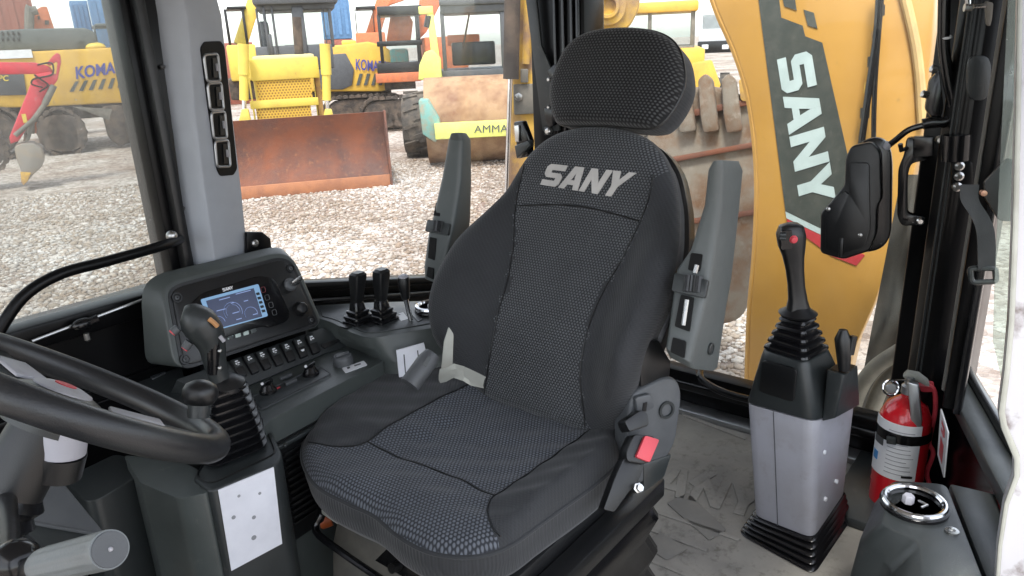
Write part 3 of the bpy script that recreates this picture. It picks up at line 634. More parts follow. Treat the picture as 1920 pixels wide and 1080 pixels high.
# ================================================================== instrument binnacle
bi = thing('instrument_binnacle', 'dark green-grey instrument housing with lit display screen, ignition key and screws', 'instrument panel', (.87, 1.52, .64))
BF = PL((.87, 1.44, .65), (0, -math.cos(R(24)), math.sin(R(24))))
face = [(330,697),(303,548),(322,527),(522,474),(552,484),(607,610)]
back = [(272,690),(262,545),(286,514),(512,461),(535,466),(585,590)]
f3 = [BF.p(a, b, 0) for a, b in face]; b3 = [Y(a, b, 1.553) for a, b in back]
f3r, b3r = rnd(f3, .035, 5), rnd(b3, .035, 5)
fin = rnd([BF.p(a, b, 0) for a, b in [(341,688),(315,549),(330,535),(522,484),(545,492),(597,606)]], .03, 5)
hous = MB().loft([b3r, [b*.12+f*.88 for b, f in zip(b3r, f3r)], f3r]).build('housing', K['green'], bi, bev=.006, seg=3)
PN = [(338,686),(313,548),(330,533),(523,482),(547,490),(598,606),(588,614),(352,692)]
slab(BF, PN, -.01, .002, .02).build('panel_gap', K['black'], bi)
pan = slab(BF, [(344,680),(320,550),(333,539),(523,488),(543,495),(591,601),(583,609),(358,684)], -.01, .005, .018).build('front_panel', K['black'], bi, bev=.002)
dsp = slab(BF, [(350,590),(352,573),(376,551),(478,520),(503,522),(514,532),(540,592),(532,606),(500,616),(492,612),(400,640),(372,640)], .004, .013, .012).build('display', K['gloss'], bi, bev=.003)
slab(BF, [(371,564),(479,535),(497,595),(392,624)], .013, .0145, .004).build('display_frame', emit('screen_blue', (.16,.30,.48), .28), dsp)
scr = slab(BF, [(381,567),(470,543),(486,596),(398,620)], .0145, .0155, .001).build('screen', emit('screen_navy', (.016,.024,.06), .35), dsp)
mk = emit('screen_mark', (.13,.18,.34), .4)
def arc(c, r, a0, a1, w=.0006, nm='gauge', n=26):
    p = BF.p(*c, .0158); u = (BF.p(c[0]+10, c[1]-2.7, .0158)-p).normalized(); v_ = BF.n.cross(u)
    MB().tube([p+(u*math.cos(a)+v_*math.sin(a))*r for a in np.linspace(R(a0), R(a1), n)], w, 4, flat=.3).build(nm, mk, scr)
arc((437,584), .0215, -30, 210); arc((471,588), .0155, -20, 200); arc((410,606), .0155, 0, 190)
arc((437,584), .016, -20, 80, .0004, 'gauge_tick'); arc((437,584), .016, 100, 200, .0004, 'gauge_tick')
for a, b, w_ in ((436,588,6),(442,600,5),(472,591,4),(455,566,4),(405,584,5),(413,582,4),(415,562,10),(450,550,14),(430,570,3)):
    slab(BF, [(a-w_,b+w_*.27),(a+w_,b-w_*.27),(a+w_+.4,b-w_*.27+1.6),(a-w_+.4,b+w_*.27+1.6)], .0155, .016).build('screen_mark', mk, scr)
for k in range(5): slab(BF, [(474+2.6*k,552+8*k),(480+2.6*k,550.5+8*k),(482+2.6*k,555+8*k),(476+2.6*k,556.5+8*k)], .0145, .0152).build('side_mark', K['black'], dsp)
ql = [(416,541),(436,536),(438,541.5),(418,547)]
for mb in word_on(lambda u, v: (BF.p(*ql[3],.0133)*(1-u)+BF.p(*ql[2],.0133)*u)*(1-v)+(BF.p(*ql[0],.0133)*(1-u)+BF.p(*ql[1],.0133)*u)*v, BF.n*.0006, .15): mb.build('lettering', K['white'], dsp)
for k, (a, b) in enumerate(((493,543.5),(500.5,558),(507.5,572),(514,586))):
    MB().tube(rnd(BF.s([(a-4.5,b-4),(a+3,b-6),(a+5.5,b+3.5),(a-2,b+5.5)], .0135), .003, 3), .0007, 5, closed=True).build('soft_key', K['dred'] if k == 0 else K['mid'], dsp)
lit = M('key_cap', (.42,.50,.47), .5, col2=(.05,.06,.06), scale=60, lo=.5, hi=.56)
for a, b in ((428.5,631),(442.5,628),(457.5,624),(471.5,619.5)):
    slab(BF, [(a-6,b-5),(a+4,b-8),(a+6.5,b+4),(a-3.5,b+7)], .005, .009, .002).build('function_key', lit, bi, bev=.001)
for a, b in ((332,558),(545,503),(347,674),(584,600)):
    c = BF.p(a, b, .005); MB().lathe(c, BF.n, [(.011,-.002),(.011,.002),(.0085,.002),(.008,-.003),(0,-.003)], 18).build('screw_cup', K['black'], bi)
    MB().lathe(c, BF.n, [(.005,-.004),(.005,.001),(.002,.002),(.002,-.001),(0,-.001)], 8).build('screw', K['mid'], bi)
c = BF.p(543, 534, .005); ig = MB().lathe(c, BF.n, [(.016,-.002),(.016,.006),(.013,.010),(.008,.011),(0,.011)], 22).build('ignition_lock', K['mid'], bi)
MB().prism(rnd([c+BF.n*.012+d for d in (V((-.006,0,.004)), V((.022,-.002,.014)), V((.024,-.002,.004)), V((.012,0,-.008)), V((-.004,0,-.006)))], .004, 3), BF.n*.010).build('key', K['steel'], ig, bev=.001)
c = BF.p(561, 580, .005); MB().lathe(c, BF.n, [(.018,-.002),(.018,.004),(.0155,.010),(.0155,.016),(.012,.020),(0,.020)], 8).build('socket_cap', K['black'], bi, bev=.001)

# ================================================================== side console
sc_ = thing('side_console', 'dark plastic side console with rocker switches, rotary knobs and lever shelf', 'console', (.95, 1.45, .014))
KZ, SZ = .585, .645
kp = [(395,800),(425,735),(600,662),(650,650),(722,676),(505,788),(470,830)]
top = [Z(a, b, KZ) for a, b in kp]
MB().prism(rnd(top, .012, 3), (0, 0, -.5)).build('console_body', K['green'], sc_, bev=.006, seg=3)
RP = PL(Z(500, 690, .605), (0, -.70, .71))
st = slab(RP, [(330,712),(604,615),(655,634),(655,650),(610,662),(430,738),(400,745)], -.06, 0, .004).build('switch_strip', K['dark'], sc_, bev=.003)
fwd = slab(PL((0,0,.60),(0,0,1)), [(210,692),(330,650),(345,706),(425,735),(400,790),(330,770)], -.25, 0, .01).build('console_body', K['dark'], sc_, bev=.004)
slab(PL((0,0,.60),(0,0,1)), [(279,705),(305,690),(312,700),(286,712)], .0, .003, .003).build('console_label', K['mid'], sc_)
o0 = (340, 620); k8 = 3.858
A = [(340,228),(405,205),(475,330),(420,355)]; B = [(885,48),(945,28),(1000,160),(945,180)]
for k in range(7):
    q = [(((a[0]*(6-k)+b[0]*k)/6)/k8+o0[0], ((a[1]*(6-k)+b[1]*k)/6)/k8+o0[1]) for a, b in zip(A, B)]
    rk = slab(RP, q, .0, .010, .003).build('rocker_switch', K['black'], sc_, bev=.003)
    mid = lambda u, v: ((q[0][0]*(1-u)+q[1][0]*u)*(1-v)+(q[3][0]*(1-u)+q[2][0]*u)*v, (q[0][1]*(1-u)+q[1][1]*u)*(1-v)+(q[3][1]*(1-u)+q[2][1]*u)*v)
    slab(RP, [mid(.08,.06), mid(.92,.06), mid(.92,.5), mid(.08,.5)], .010, .0125, .002).build('rocker_face', K['dark'], rk, bev=.001)
    for u0, u1, v0, v1 in [(.34,.66,.16,.22),(.28,.42,.26,.36),(.5,.75,.27,.33),(.4,.6,.38,.41)][:4 if k in (0,2,3,4) else 3]:
        slab(RP, [mid(u0,v0), mid(u1,v0), mid(u1,v1), mid(u0,v1)], .0125, .0131).build('switch_symbol', K['white'], rk)
    if k == 5: slab(RP, [mid(.25,.66), mid(.7,.66), mid(.6,.76), mid(.35,.76)], .0125, .0131).build('switch_symbol', K['white'], rk)
slab(RP, [(600,648),(632,636),(640,640),(608,655)], 0, .004, .004).build('blank_plate', K['black'], sc_, bev=.001)
kz = PL((0,0,KZ),(0,0,1))
ip = slab(kz, [(466,748),(598,687),(622,702),(490,768)], 0, .003, .008).build('heater_plate', K['dark'], sc_, bev=.001)
MB().tube(rnd(kz.s([(466,748),(598,687),(622,702),(490,768)], .003), .008, 4), .0012, 5, closed=True).build('plate_edge', K['mid'], ip)
for a, b in ((503,731),(583,698)):
    c = kz.p(a, b+4, .003); kb = MB().lathe(c, (0,0,1), [(.019,0),(.019,.005),(.016,.008),(.012,.018),(.010,.020),(0,.020)], 20).build('rotary_knob', K['gloss'], sc_)
    MB().bar(c+V((-.014,-.003,.022)), c+V((.016,.004,.022)), .007, .009).build('knob_pointer', K['gloss'], kb, bev=.002)
    MB().ball(c+V((-.013,-.003,.026)), .0035).build('pointer_dot', K['white'], kb)
slab(kz, [(518,730),(524,727),(526,729),(520,732)], .003, .0036).build('heater_symbol', K['redp'], ip)
for q in ([(524,712),(545,703),(549,707),(528,716)], [(533,722),(554,713),(558,717),(537,726)]): slab(kz, q, .003, .008, .002).build('heater_button', K['mid'], ip, bev=.001)
c = kz.p(644, 682, 0); MB().lathe(c, (0,0,1), [(.024,0),(.024,.014),(.022,.020),(.020,.022),(0,.022)], 24).build('rotary_cap', K['mid'], sc_)
MB().bar(c+V((-.018,.003,.024)), c+V((.018,-.003,.024)), .008, .008).build('cap_grip', K['mid'], sc_, bev=.003)
slab(kz, [(641,691),(682,677),(689,685),(648,700)], 0, .0012, .003).build('console_sticker', K['white'], sc_)
for q in ([(650,690),(655,688),(657,691),(652,693)], [(664,686),(676,682),(677,684),(665,688)]): slab(kz, q, .0012, .0018).build('sticker_print', K['mid'], sc_)
# louvred grille below the panel
e0, e1 = Z(505, 788, KZ), Z(722, 676, KZ); ed = (e1-e0).normalized(); fn_ = V((ed.y, -ed.x, 0)); fn_ = fn_ if fn_.dot(CAM-e0) > 0 else -fn_
MB().prism([e0+ed*.0+fn_*.004+V((0,0,-.055)), e1+fn_*.004+V((0,0,-.055)), e1+fn_*.004+V((0,0,-.30)), e0+fn_*.004+V((0,0,-.30))], -fn_*.01).build('grille_back', K['black'], sc_)
for k in range(12):
    z = -.085-.0155*k; MB().bar(e0+ed*.015+fn_*.007+V((0,0,z)), e1-ed*.01+fn_*.007+V((0,0,z)), .012, .006).build('grille_slat', K['black'], sc_, bev=.0015)
MB().bar(e0+fn_*.009+V((0,0,-.063)), e1+fn_*.009+V((0,0,-.063)), .010, .010).build('grille_frame', K['dark'], sc_, bev=.002)
for t in (.05, .55): MB().ball(e0+(e1-e0)*t+fn_*.014+V((0,0,-.063)), .005).build('bolt', K['dark'], sc_)
# rear shelf
tcur = smooth([Z(a, b, SZ) for a, b in [(596,596),(625,606),(656,622),(695,633),(752,625),(830,612),(920,600)]], 5)
bcur = smooth([Z(a, b, KZ-.002) for a, b in [(598,664),(622,651),(654,651),(719,678),(775,676),(850,662),(940,650)]], 5)
shp = tcur + [Z(a, b, SZ) for a, b in [(930,560),(700,566),(590,572)]]
sh = MB().prism(shp, (0,0,-.03)).build('shelf', K['green'], sc_, bev=.004, seg=2)
MB().prism([p+V((0,0,.0)) for p in smooth([Z(a, b, SZ) for a, b in [(604,594),(630,601),(660,615),(695,625),(752,617),(830,604),(900,596)]], 4)]+[Z(a, b, SZ) for a, b in [(900,564),(700,570),(598,577)]], (0,0,.0025)).build('shelf_plate', K['dark'], sh, bev=.001)
n_ = len(tcur); rows = [tcur, [a*.9+b*.1+V((0,0,-.001)) for a, b in zip(tcur, bcur)]] + [[a*(1-u)+b*u+V((0,0,-.006*math.sin(u*3.14))) for a, b in zip(tcur, bcur)] for u in (.3,.5,.7,.9)] + [bcur, [V((p.x, p.y, .2)) for p in bcur]]
inn = V((.05, .12, 0)); vs = [p for r in rows for p in r]+[p+inn for r in rows for p in r]; k_ = n_*len(rows)
fs = [(j*n_+i, j*n_+i+1, (j+1)*n_+i+1, (j+1)*n_+i) for j in range(len(rows)-1) for i in range(n_-1)]; fs += [tuple(k_+q for q in f_[::-1]) for f_ in fs]
MB().add(vs, fs).build('shelf_wall', K['green'], sc_, sm=60)
vc = Z(810, 582, SZ+.004)
vr = MB().lathe(vc, (.0,0,1), [(.045,0),(.045,.004),(.041,.010),(.036,.012),(.033,.009),(.031,-.004),(0,-.01)], 32).build('air_vent', K['gloss'], sc_)
MB().tube([vc+V((math.cos(a)*.038, math.sin(a)*.038, .012)) for a in np.linspace(0, 6.2832, 33)[:-1]], .006, 8, closed=True).build('vent_ring', K['chrome'], vr)
MB().lathe(vc, (0,0,1), [(.010,-.004),(.010,.016),(.008,.019),(0,.019)], 8).build('vent_hub', K['white'], vr)
MB().box(vc+V((-.03,-.006,-.002)), vc+V((.03,.006,.008))).build('vent_vane', K['black'], vr)
# levers
LG = 'hydraulic levers on the console shelf'
def lever(px, py, tpx, tpy, label):
    o = Z(px, py, SZ+.002); t = thing('control_lever', label, 'lever', o, LG)
    wd = .021; rg = []
    for k, (h, w_) in enumerate(((0,1.35),(.006,1.35),(.008,1.15),(.014,1.25),(.018,1.22),(.021,.9),(.027,1.0),(.031,.98),(.033,.72),(.05,.62),(.056,.50))):
        rg.append(rr(o.x-wd*w_*1.1, o.x+wd*w_*1.1, o.y-wd*w_, o.y+wd*w_, o.z+h, .006))
    MB().loft(rg).build('boot', K['rubber'], t, sm=25)
    tp = PL(o, V((-.6,-.8,0))).p(tpx, tpy); a = o+V((0,0,.05)); rg = []
    for u, w_ in ((0,.011),(.1,.0125),(.5,.015),(.8,.017),(.93,.0165),(1,.012)):
        c = a+(tp-a)*u; rg.append(rnd([c+V((-w_,-w_,0)), c+V((w_,-w_,0)), c+V((w_,w_,0)), c+V((-w_,w_,0))], .006, 3))
    MB().loft(rg).build('grip', K['black'], t, sm=30)
    MB().box((o.x-.05, o.y-.012, o.z-.001), (o.x+.05, o.y+.012, o.z+.002)).build('slot_plate', K['black'], t)
lever(673, 603, 671, 510, 'square black hand lever with ribbed boot, beside the display housing')
lever(718, 600, 715, 504, 'square black hand lever with ribbed boot, beside the chrome rod lever')
o = Z(770, 602, SZ+.002); t = thing('control_lever', 'short chrome rod lever with tapered black knob by the round vent', 'lever', o, LG)
pv = PL(o, V((-.6,-.8,0))); a, b, c = pv.p(770, 600), pv.p(761, 560), pv.p(756, 518)
MB().tube([a, b], .0065, 12).build('rod', K['chrome'], t)
MB().tube([b, b+(c-b)*.4, b+(c-b)*.85, c], [.010,.013,.0155,.012], 14).build('knob', K['black'], t)
MB().lathe(c-(c-b)*.04, c-b, [(.013,-.001),(.0125,.003),(.008,.006),(0,.006)], 16).build('knob_cap', K['lav'], t)
sz_ = PL((0,0,SZ+.0025),(0,0,1)); slab(sz_, [(772,578),(792,600),(784,604),(764,582)], 0, .002).build('slot_plate', K['black'], t)
slab(sz_, [(742,590),(756,586),(766,598),(752,602)], 0, .001).build('lever_label', K['white'], t)
# paper booklet, lamp barrel and strap behind the cushion
fpn = PL(Z(760, 626, SZ), (-.5,-.86,0)); 
pb = slab(fpn, [(737,648),(788,634),(797,668),(744,712)], .030, .034).build('paper_booklet', K['paper']); tag(pb, 'white folded paper booklet tucked against the lever shelf', 'booklet')
for q in ([(750,655),(752,655),(755,690),(753,690)], [(775,648),(777,647),(780,668),(778,669)]): slab(fpn, q, .034, .0346).build('print_line', K['mid'], pb)
rt = thing('belt_retractor', 'grey rounded belt retractor barrel behind the seat cushion', 'belt reel', Z(800, 690, .50))
a, b = D(768, 722, 1.42), D(812, 662, 1.45); MB().tube([a, a+(b-a)*.75, a+(b-a)*.97, b], [.020,.020,.016,.005], 16).build('barrel', K['mid'], rt)
slab(PL(a+(b-a)*.6, a-CAM), [(792,684),(802,668),(808,672),(798,690)], .018, .022, .002).build('barrel_slot', K['dark'], rt)
pst = PL(D(840, 650, 1.5), V((-.6,-.75,.2)))
s_ = slab(pst, [(832,640),(841,612),(850,626),(848,690),(826,700)], 0, .004, .004).build('belt_strap', K['cream'], bev=.001); tag(s_, 'pale webbing strap hanging between shelf and backrest', 'strap')
rag = [[D(826+14*i+random.uniform(-4,4), 694-10*math.sin(i*.8)+9*j+random.uniform(-3,3), 1.44-.012*j+random.uniform(-.008,.008)) for j in range(4)] for i in range(7)]
m = MB(); m.add([p for r in rag for p in r]+[p+V((.01,.01,-.006)) for r in rag for p in r], [(i*4+j, i*4+j+1, i*4+j+5, i*4+j+4) for i in range(6) for j in range(3)]+[(28+i*4+j, 28+i*4+j+1, 28+i*4+j+5, 28+i*4+j+4) for i in range(6) for j in range(3)])
tag(m.build('plastic_wrap', K['cream']), 'crumpled cream plastic wrap wedged behind the seat cushion', 'wrap')

# ================================================================== loader joystick tower
tw = thing('joystick_tower', 'dark plastic tower with a blank white instruction sheet on its face', 'pedestal', (.65, 1.25, .014))
TZ = .56
tp = [(360,898),(372,880),(425,795),(500,788),(530,852),(520,870),(392,922)]
MB().prism(rnd([Z(a, b, TZ) for a, b in tp], .014, 4), (0,0,-.546)).build('tower_body', K['dark'], tw, bev=.006, seg=3)
MB().prism(rnd([Z(a, b, TZ-.004) for a, b in [(232,853),(330,860),(372,880),(392,924),(335,935),(262,905)]], .012, 3), (0,0,-.54)).build('tower_side', K['green'], tw, bev=.008, seg=3)
MB().prism(rnd([Z(a, b, TZ-.03) for a, b in [(118,898),(215,851),(240,856),(262,892),(180,938),(160,940)]], .012, 3), (0,0,-.50)).build('tower_box', K['dark'], tw, bev=.008, seg=3)
t0, t1 = Z(392,922,TZ), Z(520,870,TZ); td = (t1-t0).normalized(); tn = V((td.y,-td.x,0)); TP = PL(t0, tn)
sh_ = slab(TP, [(408,918),(512,875),(528,1018),(433,1069)], .001, .003); 
tag(sh_.build('instruction_sheet', K['paper'], tw), 'white blurred instruction sheet')
for a, b, r_ in ((438,970,.004),(476,970,.004),(476,1008,.005),(448,930,.003),(487,925,.003)):
    MB().lathe(TP.p(a, b, .003), TP.n, [(r_,0),(r_,.0004),(0,.0004)], 10).build('sheet_mark', K['grey3'], tw)
MB().ball(Z(278, 928, .5), .006).build('tower_screw', K['steel'], tw)
pz = PL((0,0,TZ),(0,0,1))
MB().tube(rnd(pz.s([(366,893),(428,800),(496,795),(518,850),(396,908)], .001), .02, 4), .0018, 5, closed=True).build('tower_groove', K['black'], tw)
js = thing('loader_joystick', 'black ergonomic joystick with red buttons and ribbed boot in front of display', 'joystick', Z(445, 850, TZ))
J0 = Z(445, 846, TZ); JP = PL(J0, V((-.55,-.83,0))); jt = JP.p(424, 716)
base = [Z(a, b, TZ+.002) for a, b in [(378,868),(430,800),(494,798),(500,842),(400,882)]]; bc0 = sum(base, V())/5
rg = []; NB = 9
for k in range(NB):
    for du, w_ in ((0,.80),(.30,1.04),(.52,1.05),(.62,.98),(.85,.78)):
        u = (k+du)/NB; c = bc0*(1-u)+jt*u; s = (1.0-.46*u**1.3)*w_
        rg.append(rnd([c+(p-bc0)*s for p in base], .022*s, 5))
MB().loft(rg).build('boot', K['rubber'], js, sm=40)
MB().lathe(jt-V((0,0,.012)), (jt-bc0), [(.030,0),(.034,.004),(.033,.012),(.022,.020),(.014,.024)], 24).build('boot_collar', K['black'], js)
path = [(418,722,17),(408,700,19),(402,675,21),(398,650,24),(388,625,31),(373,606,33),(354,594,27),(341,590,15)]
pp = [JP.p(a, b, .0) for a, b, r_ in path]; sc0 = (JP.p(410,690)-CAM).dot(cf)/FPX
gp = MB().tube(smooth(pp, 4), [float(np.interp(i/4, range(len(path)), [p[2] for p in path]))*sc0 for i in range(4*(len(path)-1)+1)], 18).build('grip', K['dark'], js, sm=60)
dr = MB().tube([JP.p(a, b, .012) for a, b in ((400,700),(400,660),(402,625))], [.010,.014,.012], 12).build('grip_panel', K['gloss'], gp)
for (a, b), (c, d) in (((334,615),(322,625)), ((356,641),(345,655))):
    MB().cyl(JP.p(a, b, .012), JP.p(c+2, d-2, .014), .008).build('button_collar', K['mid'], gp); MB().cyl(JP.p(c+3, d-3, .014), JP.p(c, d, .015), .0065).build('thumb_button', K['redp'], gp)
MB().tube([JP.p(392,598,.024), JP.p(400,604,.027), JP.p(408,612,.026)], .0045, 8).build('trigger', M('amber_trigger', (.5,.25,.1), .4), gp)
MB().tube([JP.p(412,630,.022), JP.p(420,640,.022)], .0038, 8).build('rocker_trim', K['lav'], gp)
for a, b in ((412,658),(412,690)): MB().ball(JP.p(a, b, .026), .004).build('grip_screw', K['steel'], gp)

# ================================================================== steering wheel and column
WC, PHI, PSI, WR = V((.278, .895, .942)), .681, -.055, .18
wn = V((math.sin(PHI)*math.cos(PSI), math.sin(PHI)*math.sin(PSI), math.cos(PHI)))
wa = V((math.cos(PHI)*math.cos(PSI), math.cos(PHI)*math.sin(PSI), -math.sin(PHI))); wb = wn.cross(wa)
sw = thing('steering_wheel', 'thick black rubber steering wheel with spinner knob and grey spokes', 'steering wheel', WC)
wp = lambda a, r, h=0: WC+(wa*math.cos(a)+wb*math.sin(a))*r+wn*h
MB().tube([wp(6.2832*k/72, WR) for k in range(72)], .0172, 16, closed=True).build('rim', K['wheel'], sw, sm=80)
for k, a in enumerate((R(-18), R(102), R(222))):
    q = [wp(a+R(26), .050, -.012), wp(a+R(9), WR-.006, -.002), wp(a-R(9), WR-.006, -.002), wp(a-R(26), .050, -.012)]
    s = MB().prism(q, -wn*.016).build('spoke', K['dark'], sw, bev=.005)
    q = [wp(a+R(22), .060, -.011), wp(a+R(10), WR-.062, -.006), wp(a-R(10), WR-.062, -.006), wp(a-R(22), .060, -.011)]
    MB().prism(q, wn*.005).build('spoke_inlay', K['lav'], s, bev=.002)
MB().lathe(WC, wn, [(.044,-.05),(.048,-.020),(.045,-.008),(.026,.0),(0,.002)], 32).build('hub', K['dark'], sw)
MB().lathe(WC, wn, [(.034,-.006),(.032,-.001),(.020,.003),(0,.004)], 24).build('hub_cap', K['lav'], sw)
MB().lathe(WC, wn, [(.012,.003),(.012,.0045),(0,.005)], 20).build('hub_badge', K['redp'], sw)
kp_ = JP; kc = wp(R(-24), WR, .012)
d0 = (kc-CAM).dot(cf); kb0, kb1, kb2 = D(372, 782, d0), D(374, 752, d0), D(378, 725, d0)
kb = MB().tube([kb0, kb1], [.013, .0135], 16).build('knob_stem', K['dark'], sw)
MB().lathe(kb1, kb2-kb0, [(.010,-.006),(.017,-.002),(.0215,.006),(.0215,.014),(.018,.021),(.010,.0255),(.004,.027),(0,.027)], 28).build('spinner_knob', K['black'], sw, sm=60)
cl = thing('steering_column', 'dark steering column with grey ribbed indicator stalk and dash cover', 'steering column', WC-wn*.5)
MB().tube([WC-wn*.05, WC-wn*.10, WC-wn*.125], [.034,.036,.036], 24).build('upper_shroud', K['black'], cl)
sk_ = MB().tube([D(118,798,.84), D(112,848,.845)], [.027,.027], 24).build('switch_barrel', K['lav'], cl); MB().tube([D(112,846,.845), D(102,888,.85), D(100,894,.85)], [.0285,.0285,.024], 24).build('barrel_cap', K['black'], sk_)
rg = [(.043 if k % 2 else .036, -.125-.010*k) for k in range(10)]; MB().lathe(WC, wn, rg, 24).build('column_boot', K['rubber'], cl)
c0 = WC-wn*.24; MB().loft([rnd([c0+V((x*s,y*s,z)) for x, y in ((-.14,-.17),(.10,-.17),(.10,.17),(-.14,.17))], .04, 4) for s, z in ((.75,.02),(1,-.02),(1.15,-.5),(1.15,-.66))]).build('dash_cover', K['dark'], cl, bev=.01)
s0, s1 = D(72, 1062, .545), D(206, 1030, .475)
ax = s1-s0; r_ = .0128; g = []
for u in (0,.04,.1,.16,.9,.97,1): 
    g.append((u, {0:.6,.04:.85,.1:.97,.16:1,.9:1,.97:1,1:.96}[u]))
u_ = ax.normalized().orthogonal().normalized(); v_ = ax.normalized().cross(u_); rings = []
for u, s in g: rings.append([s0+ax*u+(u_*math.cos(6.2832*k/48)+v_*math.sin(6.2832*k/48))*r_*s*(.91 if (k % 4 in (0, 1) and .15 < u < .93) else 1) for k in range(48)])
stk = MB().loft(rings).build('indicator_stalk', M('stalk_grey', (.16,.175,.18), .45, bmp=.2), cl, sm=30)
MB().lathe(s1+ax.normalized()*.0002, ax, [(.0118,-.001),(.0112,.0008),(0,.0008)], 24).build('stalk_cap', K['mid'], stk)
MB().ball(s1+ax.normalized()*.001, .0016).build('stalk_dot', K['lav'], stk)
MB().tube([s0, s0-ax*.5, WC-wn*.13], [.009,.009,.011], 12).build('stalk_arm', K['black'], cl)
MB().ball(D(28, 1052, .56), .018, sc=(1,1,.9)).build('stalk_pivot', K['gloss'], cl)
dp = PL(Z(100, 960, .62), V((-.25,-.35,.9))); slab(dp, [(-60,905),(60,905),(118,905),(196,1000),(90,985),(-60,950)], -.01, 0, .01).build('dash_panel', K['mid'], cl, bev=.002)
slab(dp, [(-60,955),(90,988),(186,1006),(150,1100),(-60,1100)], -.012, -.001, .006).build('dash_panel', K['dark'], cl, bev=.002)
ca = MB().tube([dp.p(-60,954,.001), dp.p(90,986,.001), dp.p(190,1003,.001)], .003, 6).build('dash_edge', K['mid'], cl)
# orange part and paper beside the seat base
op = thing('orange_strap_tube', 'orange webbing tube beside the seat suspension', 'tube', Z(575, 990, .25)); MB().tube([Z(545,1000,.26), Z(580,984,.27), Z(620,968,.28)], .022, 14).build('tube', K['orange'], op)
pq2 = PL(Z(560, 930, .30), V((-.5,-.85,.1))); tag(slab(pq2, [(545,902),(562,880),(596,912),(590,960),(556,985)], 0, .003).build('manual_sheet', K['paper']), 'pale printed sheet behind the front of the seat cushion', 'sheet')

# ================================================================== rear joystick pedestal
pd = thing('joystick_pedestal', 'tall pale grey and black pedestal carrying the rear joystick', 'pedestal', (1.77, .47, .014))
def quad3(L, F, Rr, xl=1.70, xf=1.66, xr=1.90):
    l, f, r = X(*L, xl), X(*F, xf), X(*Rr, xr); return [l, f, r, l+r-f]
r_bot, r_mid, r_top = quad3((1411,966),(1525,1011),(1586,921)), quad3((1395,755),(1527,792),(1608,758)), quad3((1423,660),(1511,684),(1562,654), 1.715, 1.675, 1.80)
zm_ = sum(p.z for p in r_top[:3])/3
for p in r_top[:3]: p.z = p.z*.5+zm_*.5
r_top[3] = r_top[0]+r_top[2]-r_top[1]
lo_ = MB().loft([rnd(r_bot, .03, 4), rnd(r_mid, .035, 4)]).build('lower_cover', K['lav'], pd, bev=.003)
up_ = [r_mid[i]+(r_mid[i]-sum(r_mid, V())/4)*.02+V((0,0,.002)) for i in range(4)]
uc = MB().loft([rnd(up_, .035, 4), rnd([a*.12+b*.88 for a, b in zip(up_, r_top)], .03, 4), rnd([a+(sum(r_top, V())/4-a)*.03+V((0,0,.004)) for a in r_top], .03, 4)]).build('upper_cover', K['dark'], pd, bev=.004)
FPd = PL(r_mid[1], (r_mid[1]-r_mid[0]).cross(r_top[1]-r_mid[1]))
slab(FPd, [(1430,674),(1496,692),(1490,754),(1424,734)], -.004, .004, .012).build('cover_recess', K['black'], uc, bev=.002)
FPr = PL(r_mid[1], (r_mid[2]-r_mid[1]).cross(r_bot[1]-r_mid[1]))
for a, b in ((1546,848),(1569,903),(1548,936)): MB().lathe(FPr.p(a, b, 0), FPr.n, [(.006,-.004),(.006,.002),(.004,.003),(0,.003)], 12).build('cover_plug', K['white'], pd)
FPl = PL(r_mid[0], (r_mid[1]-r_mid[0]).cross(r_bot[1]-r_mid[1]))
MB().tube([FPl.p(1450,772,.001), FPl.p(1458,985,.001)], .0012, 5).build('cover_seam', K['mid'], pd)
cb = sum(r_bot, V())/4; rg = []
for k in range(25):
    u = k/24; c = cb-V((0,0,u*(cb.z-.012)))-V((.01*u,0,0)); s = (1.0+.22*u)*(.97,1.05,1.06,1.0,.94)[k % 5]
    rg.append(rnd([V((c.x+(p.x-cb.x)*s, c.y+(p.y-cb.y)*s, c.z+(p.z-cb.z)*(1-u))) for p in r_bot], .03, 4))
MB().loft(rg).build('floor_bellows', K['rubber'], pd, sm=40)
tr_ = [a+(sum(r_top, V())/4-a)*.04+V((0,0,.003)) for a in r_top]
ct = sum(tr_, V())/4; GP = PL(ct, V((-.85,-.5,.0))); jt = GP.p(1496, 588); rg = []
for k in range(5):
    for du, w_ in ((0,.88),(.25,1.03),(.55,1.04),(.65,.99),(.85,.86)):
        u = (k+du)/5; c = ct*(1-u)+jt*u; s = (1-.52*u)*w_; rg.append(rnd([c+(p-ct)*s for p in tr_], .022*s, 5))
rj = thing('rear_joystick', 'black joystick with red button and roller on the tall pedestal', 'joystick', ct)
MB().loft(rg).build('boot', K['rubber'], rj, sm=40)
MB().lathe(jt-V((0,0,.005)), (0,0,1), [(.036,0),(.044,.004),(.046,.008),(.036,.014),(.024,.024)], 24).build('stick_collar', K['black'], rj)
sc1 = (jt-CAM).dot(cf)/FPX
pt = [(1497,585,24),(1496,562,18),(1493,535,16),(1490,505,17),(1487,480,20),(1484,460,25),(1483,440,27),(1484,424,22),(1486,418,10)]
gr = MB(); rings = []
for a, b, r_ in pt:
    c = GP.p(a, b); q = V((-.5,.85,0)).normalized()
    rings.append(rnd([c+cr*r_*sc1+GP.n*r_*sc1*.8, c-cr*r_*sc1+GP.n*r_*sc1*.8, c-cr*r_*sc1-GP.n*r_*sc1*.8, c+cr*r_*sc1-GP.n*r_*sc1*.8], r_*sc1*.75, 4))
g_ = gr.loft(rings).build('grip', K['black'], rj, sm=50)
gear(GP.p(1468, 443, .030), V((.3,-.95,0)), .010, .014, 10).build('roller', K['dark'], g_, sm=20)
slab(GP, [(1459,428),(1480,426),(1480,460),(1461,462)], .026, .030, .003).build('roller_housing', K['gloss'], g_)
